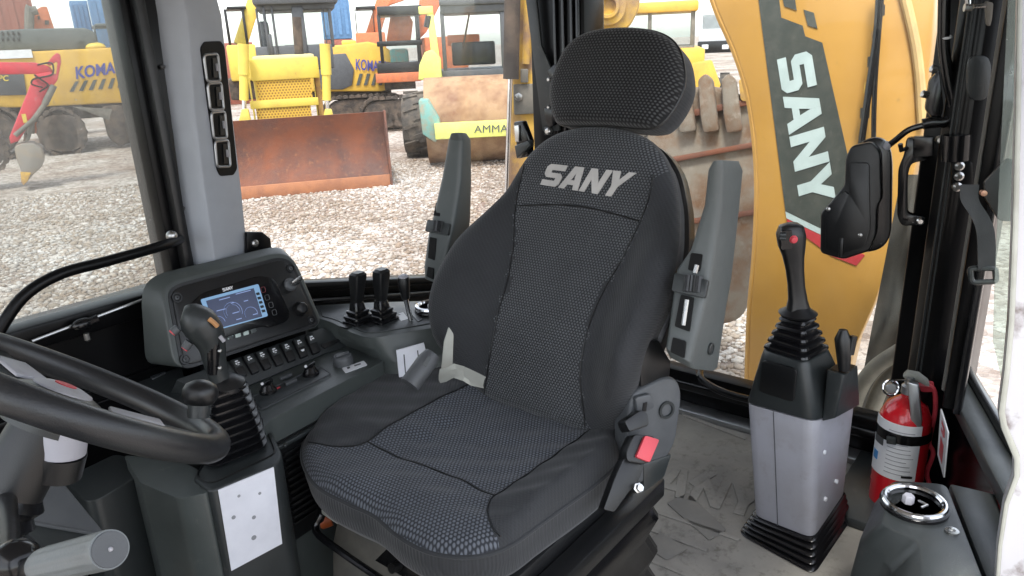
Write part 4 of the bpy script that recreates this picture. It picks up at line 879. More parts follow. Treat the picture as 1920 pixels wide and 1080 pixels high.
MB().lathe(GP.p(1488, 449, .030), GP.n, [(.0095,-.004),(.0095,.001),(.007,.003),(.0065,.007),(0,.008)], 16).build('thumb_button', K['redp'], g_)
# small side lever in its pocket
sv = thing('pedestal_lever', 'small black capsule knob lever in the pedestal side pocket', 'lever', X(1585, 690, 1.72))
slp = PL(X(1585, 690, 1.72), V((-.8,-.55,.1)))
MB().tube([slp.p(1583,694), slp.p(1582,665), slp.p(1580,635), slp.p(1581,618)], [.013,.0165,.0185,.009], 16).build('knob', K['black'], sv)
MB().tube([slp.p(1588,696,.006), slp.p(1594,662,.006)], .004, 10).build('lock_rod', K['chrome'], sv)
MB().tube([slp.p(1594,664,.006), slp.p(1601,630,.006)], .0085, 12).build('lock_grip', K['black'], sv)
pk = [[X(a, b, x) for (a, b), x in zip(px, (1.70, 1.69, 1.82, 1.83))] for px in ([(1540,790),(1566,784),(1613,758),(1590,740)], [(1550,694),(1584,704),(1609,686),(1572,678)])]
for q in pk: q[3] = q[0]+q[2]-q[1]
MB().loft([rnd(q, .008, 3) for q in pk]).build('pocket', K['dark'], pd, bev=.004)
pk2 = [p+V((0,0,.0015)) for p in pk[1]]; c = sum(pk2, V())/4; MB().prism([c+(p-c)*.8 for p in pk2], (0,0,.0006)).build('pocket_mouth', K['vblack'], pd)

# ================================================================== fire extinguisher
EX = X(1690, 835, 2.02); ex, ey = EX.x, EX.y
fe = thing('fire_extinguisher', 'red fire extinguisher strapped to the rear corner of the cab', 'fire extinguisher', (ex, ey, .014))
tilt = lambda z: V((ex, ey, z))
zt = X(1700, 742, 2.02).z
MB().lathe((ex, ey, 0), (0,0,1), [(.056,.014),(.064,.022),(.065,.05),(.065,zt-.085),(.062,zt-.055),(.050,zt-.025),(.030,zt-.008),(.018,zt),(.018,zt+.012)], 40).build('cylinder', K['red'], fe, sm=50)
va_ = math.atan2(-ey, -ex)
def wrap(a0, a1, z0, z1, r, mt, nm, par):
    m = MB(); n = 18; vs = []
    for i in range(n+1):
        a = va_+R(a0+(a1-a0)*i/n); vs += [V((ex+r*math.cos(a), ey+r*math.sin(a), z0)), V((ex+r*math.cos(a), ey+r*math.sin(a), z1))]
    for i in range(n+1):
        a = va_+R(a0+(a1-a0)*i/n); vs += [V((ex+(r-.0015)*math.cos(a), ey+(r-.0015)*math.sin(a), z0)), V((ex+(r-.0015)*math.cos(a), ey+(r-.0015)*math.sin(a), z1))]
    k = 2*(n+1); fs = []
    for i in range(n): fs += [(2*i, 2*i+1, 2*i+3, 2*i+2), (k+2*i, k+2*i+2, k+2*i+3, k+2*i+1), (2*i+1, k+2*i+1, k+2*i+3, 2*i+3), (2*i, 2*i+2, k+2*i+2, k+2*i)]
    fs += [(0,k,k+1,1), (2*n,2*n+1,k+2*n+1,k+2*n)]
    return m.add(vs, fs).build(nm, mt, par)
zl = lambda py: X(1680, py, 1.97).z
lb = wrap(-78, 40, zl(895), zl(790), .0665, K['white'], 'label', fe)
for k in range(11): wrap(-30, 30-random.uniform(0, 18), zl(884-8.0*k-.6), zl(884-8.0*k+.5), .0672, K['grey3'], 'label_text', lb)
wrap(-70, -52, zl(872), zl(856), .0674, M('label_blue', (.06,.25,.55), .5), 'label_badge', lb); wrap(8, 32, zl(889), zl(885), .0674, K['black'], 'label_code', lb)
wrap(-72, -40, zl(840), zl(826), .0672, K['mid'], 'label_text', lb)
wrap(-180, 180, zl(826), zl(808), .0685, K['rubber'], 'strap', fe)
EP = PL((ex, ey, zt), V((-ex, -ey, 0)))
slab(EP, [(1666,796),(1684,799),(1684,812),(1666,809)], .064, .072).build('strap_clip', K['dark'], fe, bev=.002)
MB().lathe((ex, ey, zt+.01), (0,0,1), [(.020,0),(.020,.02),(.014,.026),(.014,.05),(0,.05)], 18).build('valve_body', K['alum'], fe)
MB().prism(EP.s([(1692,706),(1700,698),(1722,702),(1740,716),(1743,726),(1735,724),(1716,714),(1702,716)], .010), -EP.n*.022).build('top_handle', K['cream'], fe, bev=.003)
MB().prism(EP.s([(1701,716),(1722,722),(1729,790),(1726,812),(1708,812),(1706,770)], .055), -EP.n*.02).build('lower_handle', K['alum'], fe, bev=.004)
slab(EP, [(1705,716),(1718,716),(1718,740),(1705,740)], -.01, .036).build('valve_neck', K['alum'], fe, bev=.003)
c = EP.p(1670, 727, .045); MB().tube([c+(cr*math.cos(a)+cu*math.sin(a))*.020 for a in np.linspace(0, 6.2832, 25)[:-1]], .0028, 8, closed=True).build('pin_ring', K['chrome'], fe)
MB().tube([EP.p(1675,714,.045), EP.p(1700,712,.04)], .002, 6).build('safety_pin', K['chrome'], fe)
MB().lathe(EP.p(1671, 728, .03), EP.n, [(.014,-.006),(.014,.004),(.012,.006),(0,.006)], 18).build('pressure_gauge', K['alum'], fe)
MB().tube(smooth([EP.p(1722,722,-.02), EP.p(1750,728,-.02), EP.p(1754,765,-.02), EP.p(1748,800,-.02), EP.p(1742,830,-.02), EP.p(1750,850,-.02), EP.p(1738,885,-.02), EP.p(1742,905,-.02)], 4), .006, 8).build('wall_bracket', K['redp'], fe)
slab(EP, [(1722,722),(1750,722),(1752,742),(1726,742)], -.03, -.022, .006).build('bracket_hook', K['redp'], fe, bev=.002)
sg = thing('fire_notice', 'white plate with red flame and arrow print beside the extinguisher', 'sign', X(1768, 830, 1.86))
sgp = PL(X(1768, 830, 1.86), V((-.5, .42, 0))); 
q = [X(1763.5,766,1.90), X(1777,811,1.80), X(1769,895,1.80), X(1757.5,852,1.90)]; nn = (q[1]-q[0]).cross(q[3]-q[0]).normalized(); nn = nn if nn.dot(CAM-q[0]) > 0 else -nn
pltq = MB().prism(q, -nn*.003).build('plate', K['white'], sg); pm = lambda u, v: (q[0]*(1-u)+q[1]*u)*(1-v)+(q[3]*(1-u)+q[2]*u)*v
for u0,u1,v0,v1 in ((.3,.7,.10,.17),(.5,.72,.17,.28),(.3,.6,.26,.33),(.28,.7,.46,.86)):
    MB().prism([pm(u0,v0)+nn*.0005, pm(u1,v0)+nn*.0005, pm(u1,v1)+nn*.0005, pm(u0,v1)+nn*.0005], nn*.0005).build('sign_print', K['redp'], pltq)

# ================================================================== left side box with round vent
bx_ = thing('side_vent_box', 'dark plastic side box with chrome ringed round air vent', 'vent box', (1.4, .15, .014))
VZ = .40
r0 = [Z(a, b, VZ) for a, b in [(1672,900),(1775,907),(1862,1130),(1735,1150),(1722,1014),(1652,984)]]
r1 = [p+V((0, .004, -.06)) for p in r0]; sh0 = [V((.03,.05,0)), V((.02,0,0)), V((-.1,0,0)), V((-.1,.05,0)), V((-.05,.07,0)), V((.0,.07,0))]
r1 = [V((p.x+d.x*.4, p.y+d.y*.5, VZ-.06)) for p, d in zip(r0, sh0)]; r2 = [V((p.x+d.x, p.y+d.y, .014)) for p, d in zip(r0, sh0)]
MB().loft([rnd(r2, .02, 3), rnd(r1, .02, 3), rnd(r0, .02, 3)]).build('box_body', K['dark'], bx_, bev=.012, seg=3)
sp_ = PL((0,0,VZ-.002),(0,0,1)); slab(sp_, [(1780,905),(1868,925),(1930,1130),(1868,1130)], -.38, 0).build('box_flank', K['dark'], bx_, bev=.006)
vc = Z(1714, 945, VZ+.004); va2 = MB().lathe(vc, (0,0,1), [(.062,-.004),(.062,.002),(.052,.004),(.046,-.004),(.040,-.016),(0,-.018)], 36).build('air_vent', K['gloss'], bx_)
MB().tube([vc+V((math.cos(a)*.053, math.sin(a)*.053, .005)) for a in np.linspace(0, 6.2832, 41)[:-1]], .0065, 10, closed=True).build('vent_ring', K['chrome'], va2)
MB().box(vc+V((-.040,-.002,-.016)), vc+V((.040,.002,-.008))).build('vent_vane', K['vblack'], va2); MB().box(vc+V((-.002,-.040,-.016)), vc+V((.002,.040,-.009))).build('vent_vane', K['vblack'], va2)
MB().lathe(vc+V((.006,.012,0)), (0,0,1), [(.011,-.01),(.011,.010),(.009,.013),(0,.013)], 6).build('vent_hub', K['lav'], va2)
MB().tube([vc+V((.01,-.006,.004)), vc+V((.0,-.022,.006)), vc+V((-.012,-.014,.004))], .003, 8).build('vent_spring', K['steel'], va2)
c = Z(1785, 996, VZ+.001); MB().lathe(c, (0,0,1), [(.012,-.002),(.012,.002),(.006,.003),(.005,.0),(0,.0)], 16).build('screw', K['steel'], bx_)

# ================================================================== rear corner fittings
wm = thing('wiper_motor', 'black moulded wiper motor cover with cable on the rear window', 'wiper motor', X(1610, 470, 2.16))
wpn = PL((2.20, .5, .9), (-1, -.12, .05))
slab(wpn, [(1600,285),(1618,262),(1648,254),(1668,268),(1674,300),(1672,440),(1655,466),(1610,474),(1598,440)], -.01, .02, .03).build('gasket', K['rubber'], wm, bev=.006)
cv = slab(wpn, [(1592,292),(1602,270),(1640,262),(1656,282),(1658,368),(1650,380),(1648,430),(1636,462),(1588,478),(1545,466),(1546,392),(1560,378),(1590,342)], .02, .065, .012).build('cover', K['black'], wm, bev=.012, seg=3)
slab(wpn, [(1558,382),(1592,350),(1600,360),(1600,300),(1636,300),(1638,420),(1630,452),(1584,466),(1556,456)], .065, .078, .01).build('cover_face', K['black'], wm, bev=.008)
slab(wpn, [(1582,436),(1590,436),(1588,470),(1580,472)], .078, .082).build('cover_rib', K['black'], wm, bev=.002)
for a, b in ((1553,392),(1613,441)): MB().lathe(wpn.p(a, b, .078), wpn.n, [(.006,-.012),(.006,.002),(.003,.004),(0,.004)], 12).build('screw', K['steel'], wm)
MB().tube(smooth([wpn.p(1662,276,.03), wpn.p(1680,262,.035), wpn.p(1705,243,.04), wpn.p(1740,233,.04)], 5), .008, 10).build('cable', K['rubber'], wm)
MB().tube([wpn.p(1660,278,.03), wpn.p(1668,268,.032)], .010, 10).build('cable_sleeve', K['lav'], wm)
wh = thing('window_latch', 'black looped rear window latch handle bolted to the corner pillar', 'latch', X(1730, 330, 2.16))
wq = PL((2.14, .4, .9), (-1, -.2, .0))
hh = rnd(wq.s([(1742,258),(1742,300),(1708,306),(1702,330),(1702,402),(1738,408),(1736,422),(1690,424),(1682,404),(1684,318),(1695,292),(1700,258)], .0), .012, 3)
MB().prism(hh, -wq.n*.03).build('handle', K['gloss'], wh, bev=.006)
slab(wq, [(1712,254),(1752,254),(1750,290),(1712,292)], .0, .03, .006).build('latch_block', K['gloss'], wh, bev=.006)
MB().tube([wq.p(1700,278,.0), wq.p(1690,282,.01), wq.p(1688,270,.015)], .006, 8).build('latch_hook', K['black'], wh)
for a, b in ((1726,414),(1762,262)): MB().lathe(wq.p(a, b, .0), wq.n, [(.010,-.01),(.010,.008),(.006,.012),(0,.012)], 12).build('bolt', K['steel'], wh)
hz = thing('pillar_hinge', 'black hinge barrel and bracket with chrome bolts on the near rear pillar', 'hinge', X(1790, 300, 2.06))
wr = PL((2.05, .27, .9), (-.8, -.4, .0))
MB().tube([wr.p(1795, 252, -.01), wr.p(1792, 300, -.01)], .030, 20).build('barrel', K['gloss'], hz)
slab(wr, [(1782,303),(1820,302),(1822,356),(1782,356)], .0, .012, .006).build('bracket', K['paint'], hz, bev=.003)
for a, b in ((1798,311),(1797,330),(1794,350)): MB().lathe(wr.p(a, b, .012), wr.n, [(.011,-.004),(.011,.006),(.006,.010),(0,.010)], 12).build('bolt', K['steel'], hz)
sb = thing('door_strap', 'dark grey curved check strap hanging from a triangular bracket by the door', 'strap', X(1840, 500, 1.75))
wst = PL((1.78, .17, .9), (-.85, -.3, .05))
bk2 = slab(wst, [(1890,297),(1906,300),(1906,416),(1874,414),(1848,372),(1846,342)], -.012, .0, .004).build('bracket', K['black'], sb, bev=.003)
MB().lathe(wst.p(1844, 362, .0), wst.n, [(.006,-.01),(.006,.006),(0,.007)], 12).build('rivet', M('copper', (.5,.28,.2), .35, 1), sb)
cl_ = smooth([wst.p(a, b, .004) for a, b in [(1818,346),(1818,375),(1838,408),(1848,440),(1850,505)]], 6)
m = MB(); rings = []
for p in cl_: rings.append([p-cr*.019, p+cr*.019, p+cr*.019+wst.n*.004, p-cr*.019+wst.n*.004])
m.loft(rings).build('webbing', M('webbing', (.018,.02,.021), .7, bmp=.3), sb)
MB().tube(rnd(wst.s([(1818,503),(1866,503),(1868,528),(1822,530)], .006), .008, 4), .006, 8, closed=True).build('end_loop', K['dark'], sb)
sk = thing('cable_loom', 'black corrugated cable loom running down the corner pillar', 'cable', X(1770, 230, 2.13))
ck = PL((2.12, .36, 1.1), (-.9, -.3, 0))
MB().tube(smooth([ck.p(a, b, .02) for a, b in [(1772,-40),(1770,30),(1770,90),(1778,150),(1787,190),(1788,215),(1775,228),(1745,230),(1730,233)]], 5), .0135, 12).build('sleeve', K['rubber'], sk)
MB().tube([ck.p(1771+12*math.cos(a), 69+3*math.sin(a), .02+.014*math.sin(a+.5)) for a in np.linspace(0, 6.28, 14)[:-1]], .003, 6, closed=True).build('cable_tie', K['white'], sk)
slab(ck, [(1734,205),(1742,150),(1760,130),(1768,200),(1762,222),(1748,222)], -.01, .012, .008).build('clamp', K['gloss'], sk, bev=.004)
for a, b in ((1735,177),(1752,130)): MB().lathe(ck.p(a, b, .01), V((-.5,.7,.2)), [(.009,-.006),(.009,.008),(.006,.010),(0,.010)], 8).build('bolt', K['steel'], sk)
pd_ = PL((2.06, .25, 1.1), (-.8, -.4, 0)); tag(slab(pd_, [(1810,120),(1818,104),(1848,104),(1856,120),(1854,170),(1844,188),(1818,188),(1810,172)], .0, .012, .012, 5).build('speaker_pad', K['dark'], bev=.005), 'oval charcoal pad on the black rear pillar', 'pad')
ln = thing('roof_linkage', 'zinc ball-joint linkage at the top of the near pillar', 'linkage', pd_.p(1830, 20))
MB().tube([pd_.p(1808,14,.02), pd_.p(1822,14,.02)], .009, 10).build('rod_end', K['steel'], ln)
MB().tube([pd_.p(1826,12,.02), pd_.p(1848,10,.02)], .005, 10).build('pivot_bolt', K['steel'], ln)
slab(pd_, [(1842,2),(1856,6),(1854,34),(1850,50),(1844,46)], .01, .02, .004).build('swing_arm', K['grime'], ln, bev=.002)
MB().tube([pd_.p(1814,-40,.02), pd_.p(1815,14,.02)], .006, 10).build('pull_rod', K['steel'], ln)
# opened door, edge towards the picture
dr = thing('cab_door', 'opened cab door with pale film covered edge and greenish glass', 'door', (1.1, -.2, .0))
dp1 = PL(D(1890, 700, 1.15), -ray(1700, 500)+V((0,0,-.2)))
slab(dp1, [(2060,-60),(1908,-60),(1903,200),(1897,430),(1890,600),(1882,690),(1871,772),(1876,800),(1900,858),(1900,890),(1882,940),(1870,1020),(1862,1140),(2060,1140)], -.02, 0, .01).build('door_panel', K['film'], dr, bev=.006, seg=3)
slab(dp1, [(1908,-60),(1903,200),(1897,430),(1890,600),(1882,690),(1871,772),(1876,800),(1900,858),(1900,890),(1882,940),(1870,1020),(1862,1140),(1870,1140),(1879,1020),(1891,945),(1912,890),(1912,852),(1888,795),(1884,770),(1894,690),(1902,600),(1909,430),(1914,200),(1918,-60)], 0, .008).build('door_edge', K['cream'], dr, bev=.003)
dp2 = PL(D(1880, 300, 1.45), -ray(1700, 500)); slab(dp2, [(1893,-60),(1960,-60),(1960,760),(1880,720),(1862,640),(1866,500)], -.005, 0).build('door_pane', K['glass_d'], dr)

# ================================================================== outside: own backhoe behind the rear window
bo = thing('backhoe_boom', 'broad yellow backhoe boom with dark decal and white lettering behind the rear window', 'boom', X(1500, 770, 3.1))
bo.location.z = GZ
BP = PL((3.1, 0, .8), (-1, -.12, .10))
outl = [(1318,-60),(1345,20),(1378,95),(1402,170),(1416,260),(1421,360),(1416,480),(1406,600),(1400,800),(1560,830),(1600,660),(1640,570),(1668,490),(1700,380),(1722,290),(1738,180),(1748,80),(1756,-60)]
def rail(mb_pts, w): return mb_pts
plate = slab(BP, outl, -.30, 0).build('boom_body', K['yellow'], bo, bev=.010, seg=2)
MB().tube(smooth(BP.s(outl[:9], -.02), 4), .016, 8).build('flange', K['yellow'], bo)
MB().tube(smooth(BP.s([(1688,-40),(1712,60),(1724,140),(1730,240)], .004), 5), .018, 10).build('weld_rib', M('primer_beige', (.62,.42,.18), .6, col2=(.5,.33,.15)), bo)
dk = slab(BP, [(1420,-20),(1460,-10),(1465,33),(1505,48),(1510,68),(1542,80),(1594,310),(1600,440),(1588,452),(1473,396)], 0, .004).build('decal', K['decal'], bo)
slab(BP, [(1473,396.5),(1588,452.5),(1588,463),(1475,409)], 0, .004).build('decal_band', K['logo'], bo)
slab(BP, [(1475,410),(1588,464),(1622,478),(1606,498),(1560,480),(1478,420)], 0, .004).build('decal_band', M('decal_red', (.55,.05,.06), .5), bo)
for q in ([(1464,-20),(1488,-20),(1494,20),(1471,12)], [(1507,18),(1526,24),(1533,54),(1515,48)]): slab(BP, q, 0, .004).build('decal_chip', K['decal'], bo)
b0, b1, b2, b3_ = BP.p(1457,112,.004), BP.p(1502,392,.004), BP.p(1567,372,.004), BP.p(1521,94,.004)
for mb in word_on(lambda u, v: (b0*(1-u)+b1*u)*(1-v)+(b3_*(1-u)+b2*u)*v, BP.n*.003): mb.build('lettering', K['logo'], bo)
for pth, r_ in (([(1650,-40),(1644,60),(1630,160),(1616,260),(1612,300)], .013), ([(1656,-40),(1646,80),(1640,170),(1638,260),(1640,300)], .009)):
    MB().tube(smooth([BP.p(a, b, .06) for a, b in pth], 5), r_, 8).build('hydraulic_hose', K['rubber'], bo)
for k in range(5): MB().tube([BP.p(1650-7*k, 10+48*k, .045), BP.p(1649-7*k, 30+48*k, .045)], .017, 8).build('hose_sleeve', K['yrust'] if k % 2 else K['dark'], bo)
bu = thing('backhoe_bucket', 'dirty grey digging bucket with rusty teeth behind the boom', 'bucket', X(1330, 600, 3.9)); bu.location.z = GZ
UP = PL((3.95, .9, .4), (-1, -.3, .12))
slab(UP, [(1215,190),(1275,165),(1340,160),(1392,176),(1440,260),(1440,440),(1425,520),(1408,560),(1390,600),(1350,612),(1262,600),(1205,420)], -.5, 0, .06).build('bucket_shell', K['bucket'], bu, bev=.05, seg=3)
for q in ([(1255,215),(1430,180),(1432,192),(1258,228)], [(1230,300),(1435,262),(1436,272),(1232,310)], [(1225,420),(1432,390),(1432,400),(1226,430)]): slab(UP, q, 0, .03).build('wear_bar', K['rust'], bu, bev=.008)
for k, x in enumerate((1282, 1325, 1368)): slab(UP, [(x-14,150),(x,138),(x+14,150),(x+22,215),(x+26,245),(x-4,250),(x-10,215)], 0, .06).build('tooth', K['bucket'], bu, bev=.015)
slab(UP, [(1386,148),(1408,152),(1412,190),(1390,190)], -.05, .04, .02).build('lug', K['yrust'], bu, bev=.01)
ey_ = thing('boom_pin_boss', 'weathered yellow and rust pin boss beside the headrest', 'boss', X(1140, 60, 3.6)); ey_.location.z = GZ
YP = PL((3.6, 2.2, 1.4), (-1, -.55, 0))
slab(YP, [(1100,-60),(1205,-60),(1198,15),(1180,50),(1160,60),(1165,300),(1098,300)], -.2, 0, .03).build('boss_plate', K['yrust'], ey_, bev=.01)
c = YP.p(1140, 12, .0); MB().lathe(c, YP.n, [(.095,-.05),(.095,.03),(.06,.03),(.06,.05),(.045,.05),(.04,.02),(0,.02)], 26).build('pin', K['yrust'], ey_)
slab(YP, [(1090,-60),(1112,-60),(1112,300),(1092,300)], -.25, -.05).build('side_post', K['lemon'], ey_)
stb = thing('stabilizer_leg', 'flaking yellow stabilizer leg with hydraulic cylinder behind the quarter window', 'stabilizer', X(985, 330, 2.9)); stb.location.z = GZ
SP = PL((2.9, 2.55, 1), (-.75, -.66, 0))
slab(SP, [(968,-60),(1020,-60),(1022,480),(950,480),(962,200)], -.22, -.10).build('leg_tube', K['yrust'], stb, bev=.01)
MB().tube([SP.p(962,-60,-.02), SP.p(958,148,-.02)], .040, 20).build('cylinder_barrel', K['mud'], stb)
MB().tube([SP.p(957,140,-.02), SP.p(950,360,-.02), SP.p(948,480,-.02)], .0125, 14).build('cylinder_rod', K['chrome'], stb)
MB().tube([SP.p(992,-60,-.08), SP.p(986,120,-.08)], .020, 12).build('feed_pipe', K['yrust'], stb)
slab(SP, [(978,130),(992,130),(992,156),(978,156)], -.09, -.05).build('pipe_union', K['grime'], stb, bev=.004)
slab(SP, [(964,160),(1012,158),(1012,215),(966,218)], -.10, -.07).build('valve_block', K['grime'], stb, bev=.006)
MB().lathe(SP.p(972, 182, -.07), SP.n, [(.022,0),(.022,.012),(.012,.016),(0,.016)], 6).build('bolt', K['steel'], stb)
# rubber cover and hoses low behind the rear glass
rcv = thing('swing_post_cover', 'dusty crumpled grey rubber cover behind the rear corner', 'cover', X(1660, 700, 2.7)); rcv.location.z = GZ
def crumple():
    n, mm = 14, 26; vs = []; c00, c10, c11, c01 = [(1690,330),(1760,330),(1790,1000),(1560,1000)]
    for j in range(mm):
        for i in range(n):
            u, v = i/(n-1), j/(mm-1); px = (c00[0]*(1-u)+c10[0]*u)*(1-v)+(c01[0]*(1-u)+c11[0]*u)*v; py = (c00[1]*(1-u)+c10[1]*u)*(1-v)+(c01[1]*(1-u)+c11[1]*u)*v
            vs.append(X(px, py, 2.72+.035*math.sin(v*23+2*math.sin(u*5))+.02*math.sin(u*13+v*7)+.12*(u-.5)**2))
    fs = [(j*n+i, j*n+i+1, (j+1)*n+i+1, (j+1)*n+i) for j in range(mm-1) for i in range(n-1)]
    k = len(vs); return MB().add(vs+[p+V((.03,0,0)) for p in vs], fs+[tuple(k+q for q in f[::-1]) for f in fs])
crumple().build('cover_sheet', K['tarp'], rcv, sm=80)
for k, pth in enumerate(([(1720,640),(1680,662),(1640,690),(1612,730),(1596,790),(1590,900)], [(1720,668),(1690,690),(1655,722),(1636,770),(1626,840),(1620,900)])):
    hs_ = MB().tube(smooth([X(a, b, 2.55+.03*k) for a, b in pth], 6), .026, 14).build('hydraulic_hose', K['hose']); tag(hs_, ('upper' if k == 0 else 'lower')+' thick dusty beige hydraulic hose curving behind the rear glass', 'hose', 'dusty hoses behind the rear glass')

# ================================================================== outside: parked machines
class FR:                                     # local frame of a parked machine: a right, b away, c up, from its ground point
    def __init__(s, px, py=None, dist=None, yaw=0):
        if dist is None: s.o = Z(px, py, GZ)
        else: d = ray(px, 300); d.z = 0; s.o = V((CAM.x, CAM.y, 0))+d.normalized()*dist; s.o.z = GZ
        b = V((s.o.x-CAM.x, s.o.y-CAM.y, 0)).normalized(); b.rotate(Matrix.Rotation(R(yaw), 3, 'Z')); s.b = b; s.a = V((b.y, -b.x, 0))
        s.T = Matrix(((s.a.x, b.x, 0, s.o.x), (s.a.y, b.y, 0, s.o.y), (0, 0, 1, s.o.z), (0, 0, 0, 1)))
    def l(s, px, py, b=0):
        d = ray(px, py); o = s.o+s.b*b; p = CAM+d*((o-CAM).dot(s.b)/d.dot(s.b)); q = p-s.o; return V((q.dot(s.a), b, q.z))
    def box(s, x0, y0, x1, y1, b0, b1, name, mt, par, bev=.01):
        p, q = s.l(x0, y0, b0), s.l(x1, y1, b0); return MB(s.T).box((min(p.x,q.x), b0, min(p.z,q.z)), (max(p.x,q.x), b1, max(p.z,q.z))).build(name, mt, par, bev=bev)
    def poly(s, px, b0, b1, name, mt, par, bev=.015): return MB(s.T).prism([s.l(a, b, b0) for a, b in px], (0, b1-b0, 0)).build(name, mt, par, bev=bev)
    def tube(s, px, b, r, name, mt, par, n=12): return MB(s.T).tube([s.l(a, c, b) for a, c in px], r, n).build(name, mt, par)
    def text(s, body, px, b, name, mt, par, bold=.02): return text_on(body, [s.T @ s.l(x, y, b) for x, y in px], -s.b, bold, .006).build(name, mt, par)
def cab_frame(fr, x0, y0, x1, y1, b0, b1, par, mt, post=6, mull=(), base=0, gm=None):
    gm = gm or K['glass_m']
    fr.box(x0, y0, x1, y0+post, b0-.03, b1, 'cab_roof', mt, par, .03)
    fr.box(x0, y1-base-post, x1, y1, b0-.02, b1, 'cab_base', mt, par, .03)
    for x in [x0, x1-post]+list(mull):
        for bb in (b0, b1-.12): fr.box(x, y0+post, x+post, y1-base-post, bb, bb+.12, 'cab_post', mt, par, .02)
    fr.box(x0+1, y0+post, x1-1, y1-base-post, b0+.04, b0+.05, 'cab_pane', gm, par, 0)
    fr.box(x0+1, y0+post, x1-1, y1-base-post, b1-.06, b1-.05, 'cab_pane', gm, par, 0)
def track(fr, x0, y0, x1, y1, b0, b1, par, n=26):
    p, q = fr.l(x0, y0, b0), fr.l(x1, y1, b0); h = abs(q.z-p.z); L = abs(q.x-p.x); r = h/2; c0, c1 = min(p.x, q.x)+r, max(p.x, q.x)-r; zc = (p.z+q.z)/2
    ring = [V((c1+r*.8*math.sin(a), b0+.05, zc+r*.8*math.cos(a))) for a in np.linspace(0, math.pi, 9)]+[V((c0-r*.8*math.sin(a), b0+.05, zc-r*.8*math.cos(a))) for a in np.linspace(0, math.pi, 9)]
    t = MB(fr.T).prism(ring, (0, b1-b0-.1, 0)).build('track_frame', K['mud'], par)
    P = 2*(c1-c0)+2*math.pi*r
    for k in range(n):
        s = P*k/n
        if s < c1-c0: x, z, a = c0+s, zc+r, 0
        elif s < c1-c0+math.pi*r: a = (s-(c1-c0))/r; x, z = c1+r*math.sin(a), zc+r*math.cos(a)
        elif s < 2*(c1-c0)+math.pi*r: x, z, a = c1-(s-(c1-c0)-math.pi*r), zc-r, math.pi
        else: a = math.pi+(s-2*(c1-c0)-math.pi*r)/r; x, z = c0+r*math.sin(a), zc+r*math.cos(a)
        tx, tz = math.cos(a), -math.sin(a); nx, nz = math.sin(a), math.cos(a); w_ = P/n*.44
        ring = [V((x+tx*i*w_+nx*j, b0, z+tz*i*w_+nz*j)) for i, j in ((-1,-.05),(1,-.05),(1,0),(.2,.035),(-1,0))]
        MB(fr.T).prism(ring, (0, b1-b0, 0)).build('track_shoe', K['mud'], t)
    for k in range(4):
        x = c0+(c1-c0)*k/3; MB(fr.T).lathe((x, b0-.02, zc-(0 if k in (0,3) else r*.3)), (0,1,0), [(r*(.7 if k in (0,3) else .42), 0),(r*(.7 if k in (0,3) else .42), .2)], 16).build('track_wheel', K['mud'], t)
# bulldozer
f = FR(585, 362); dz = thing('bulldozer', 'yellow bulldozer with wide rusty blade facing the cab', 'bulldozer', f.o)
al, arr = f.l(418, 300).x, f.l(728, 300).x
sec = [(0,.0),(.01,.10),(.12,.25),(.20,.50),(.22,.72),(.17,.95),(.06,1.20)]
ring = lambda a, k=0: [V((a, b-k, c)) for b, c in sec]+[V((a, b+.05, c)) for b, c in sec[::-1]]
bd = MB(f.T).loft([ring(al), ring((al+arr)/2), ring(arr)]).build('blade', K['rust'], dz)
for a in (al, arr): MB(f.T).prism([V((a, b, c)) for b, c in [(-.06,-.0),(-.03,.4),(-.02,.8),(.02,1.22),(.14,1.22),(.30,.75),(.25,.3),(.1,0)]], (.035, 0, 0)).build('blade_end', K['rust'], bd, bev=.008)
MB(f.T).box((al, -.03, 0), (arr, .0, .20)).build('cutting_edge', M('worn_edge', (.36,.15,.07), .6, col2=(.26,.11,.06), scale=4), bd, bev=.01)
f.box(470, 120, 596, 345, 1.0, 2.7, 'engine_hood', K['lemon'], dz, .04)
f.box(466, 112, 600, 146, .93, 1.0, 'grille_brow', K['lemon'], dz, .02); f.box(468, 190, 598, 197, .94, 1.0, 'grille_bar', K['lemon'], dz); 
for x in (468, 588): f.box(x, 146, x+10, 235, .94, 1.0, 'grille_bar', K['lemon'], dz)
gm_ = fabric_dots('grille_mesh', (.55,.34,.05), (.24,.13,.03), .05, .042, .28, .5)
gi = Matrix(f.T).inverted()
for y0, y1 in ((147,189),(198,236)): p, q = f.l(479, y0, .97), f.l(587, y1, .97); MB(f.T).box((p.x, .965, q.z), (q.x, 1.02, p.z)).build('grille_mesh', gm_, dz, uv=lambda c: ((gi @ c).x, (gi @ c).z))
f.box(472, 106, 590, 113, 1.0, 2.5, 'hood_top', M('dust_yellow', (.62,.52,.25), .7), dz, .03)
f.box(598, 130, 612, 330, 1.1, 2.7, 'side_panel', M('rust_yellow', (.45,.26,.07), .7, col2=(.3,.16,.07)), dz, .02)
for x0, x1 in ((456, 459), (609, 616)):
    cy_ = f.tube([(x0,82),(x0+(x1-x0)*.4,140)], .75, .085, 'lift_cylinder', K['lemon'], dz, 16); f.tube([(x0+(x1-x0)*.4,140),(x0+(x1-x0)*.5,188)], .75, .07, 'cylinder_gland', K['lemon'], cy_, 16)
    f.tube([(x0+(x1-x0)*.5,186),(x1,228)], .74, .035, 'cylinder_rod', K['chrome'], cy_); f.poly([(x1-14,238),(x1-6,205),(x1+6,205),(x1+14,238)], .62, .78, 'cylinder_clevis', K['lemon'], cy_)
f.tube([(556,32),(557,50),(562,112)], 1.4, .075, 'exhaust_pipe', K['mud'], dz, 16)
cab_frame(f, 478, 2, 628, 128, 2.8, 4.2, dz, K['greyp'], 14, (), 26)
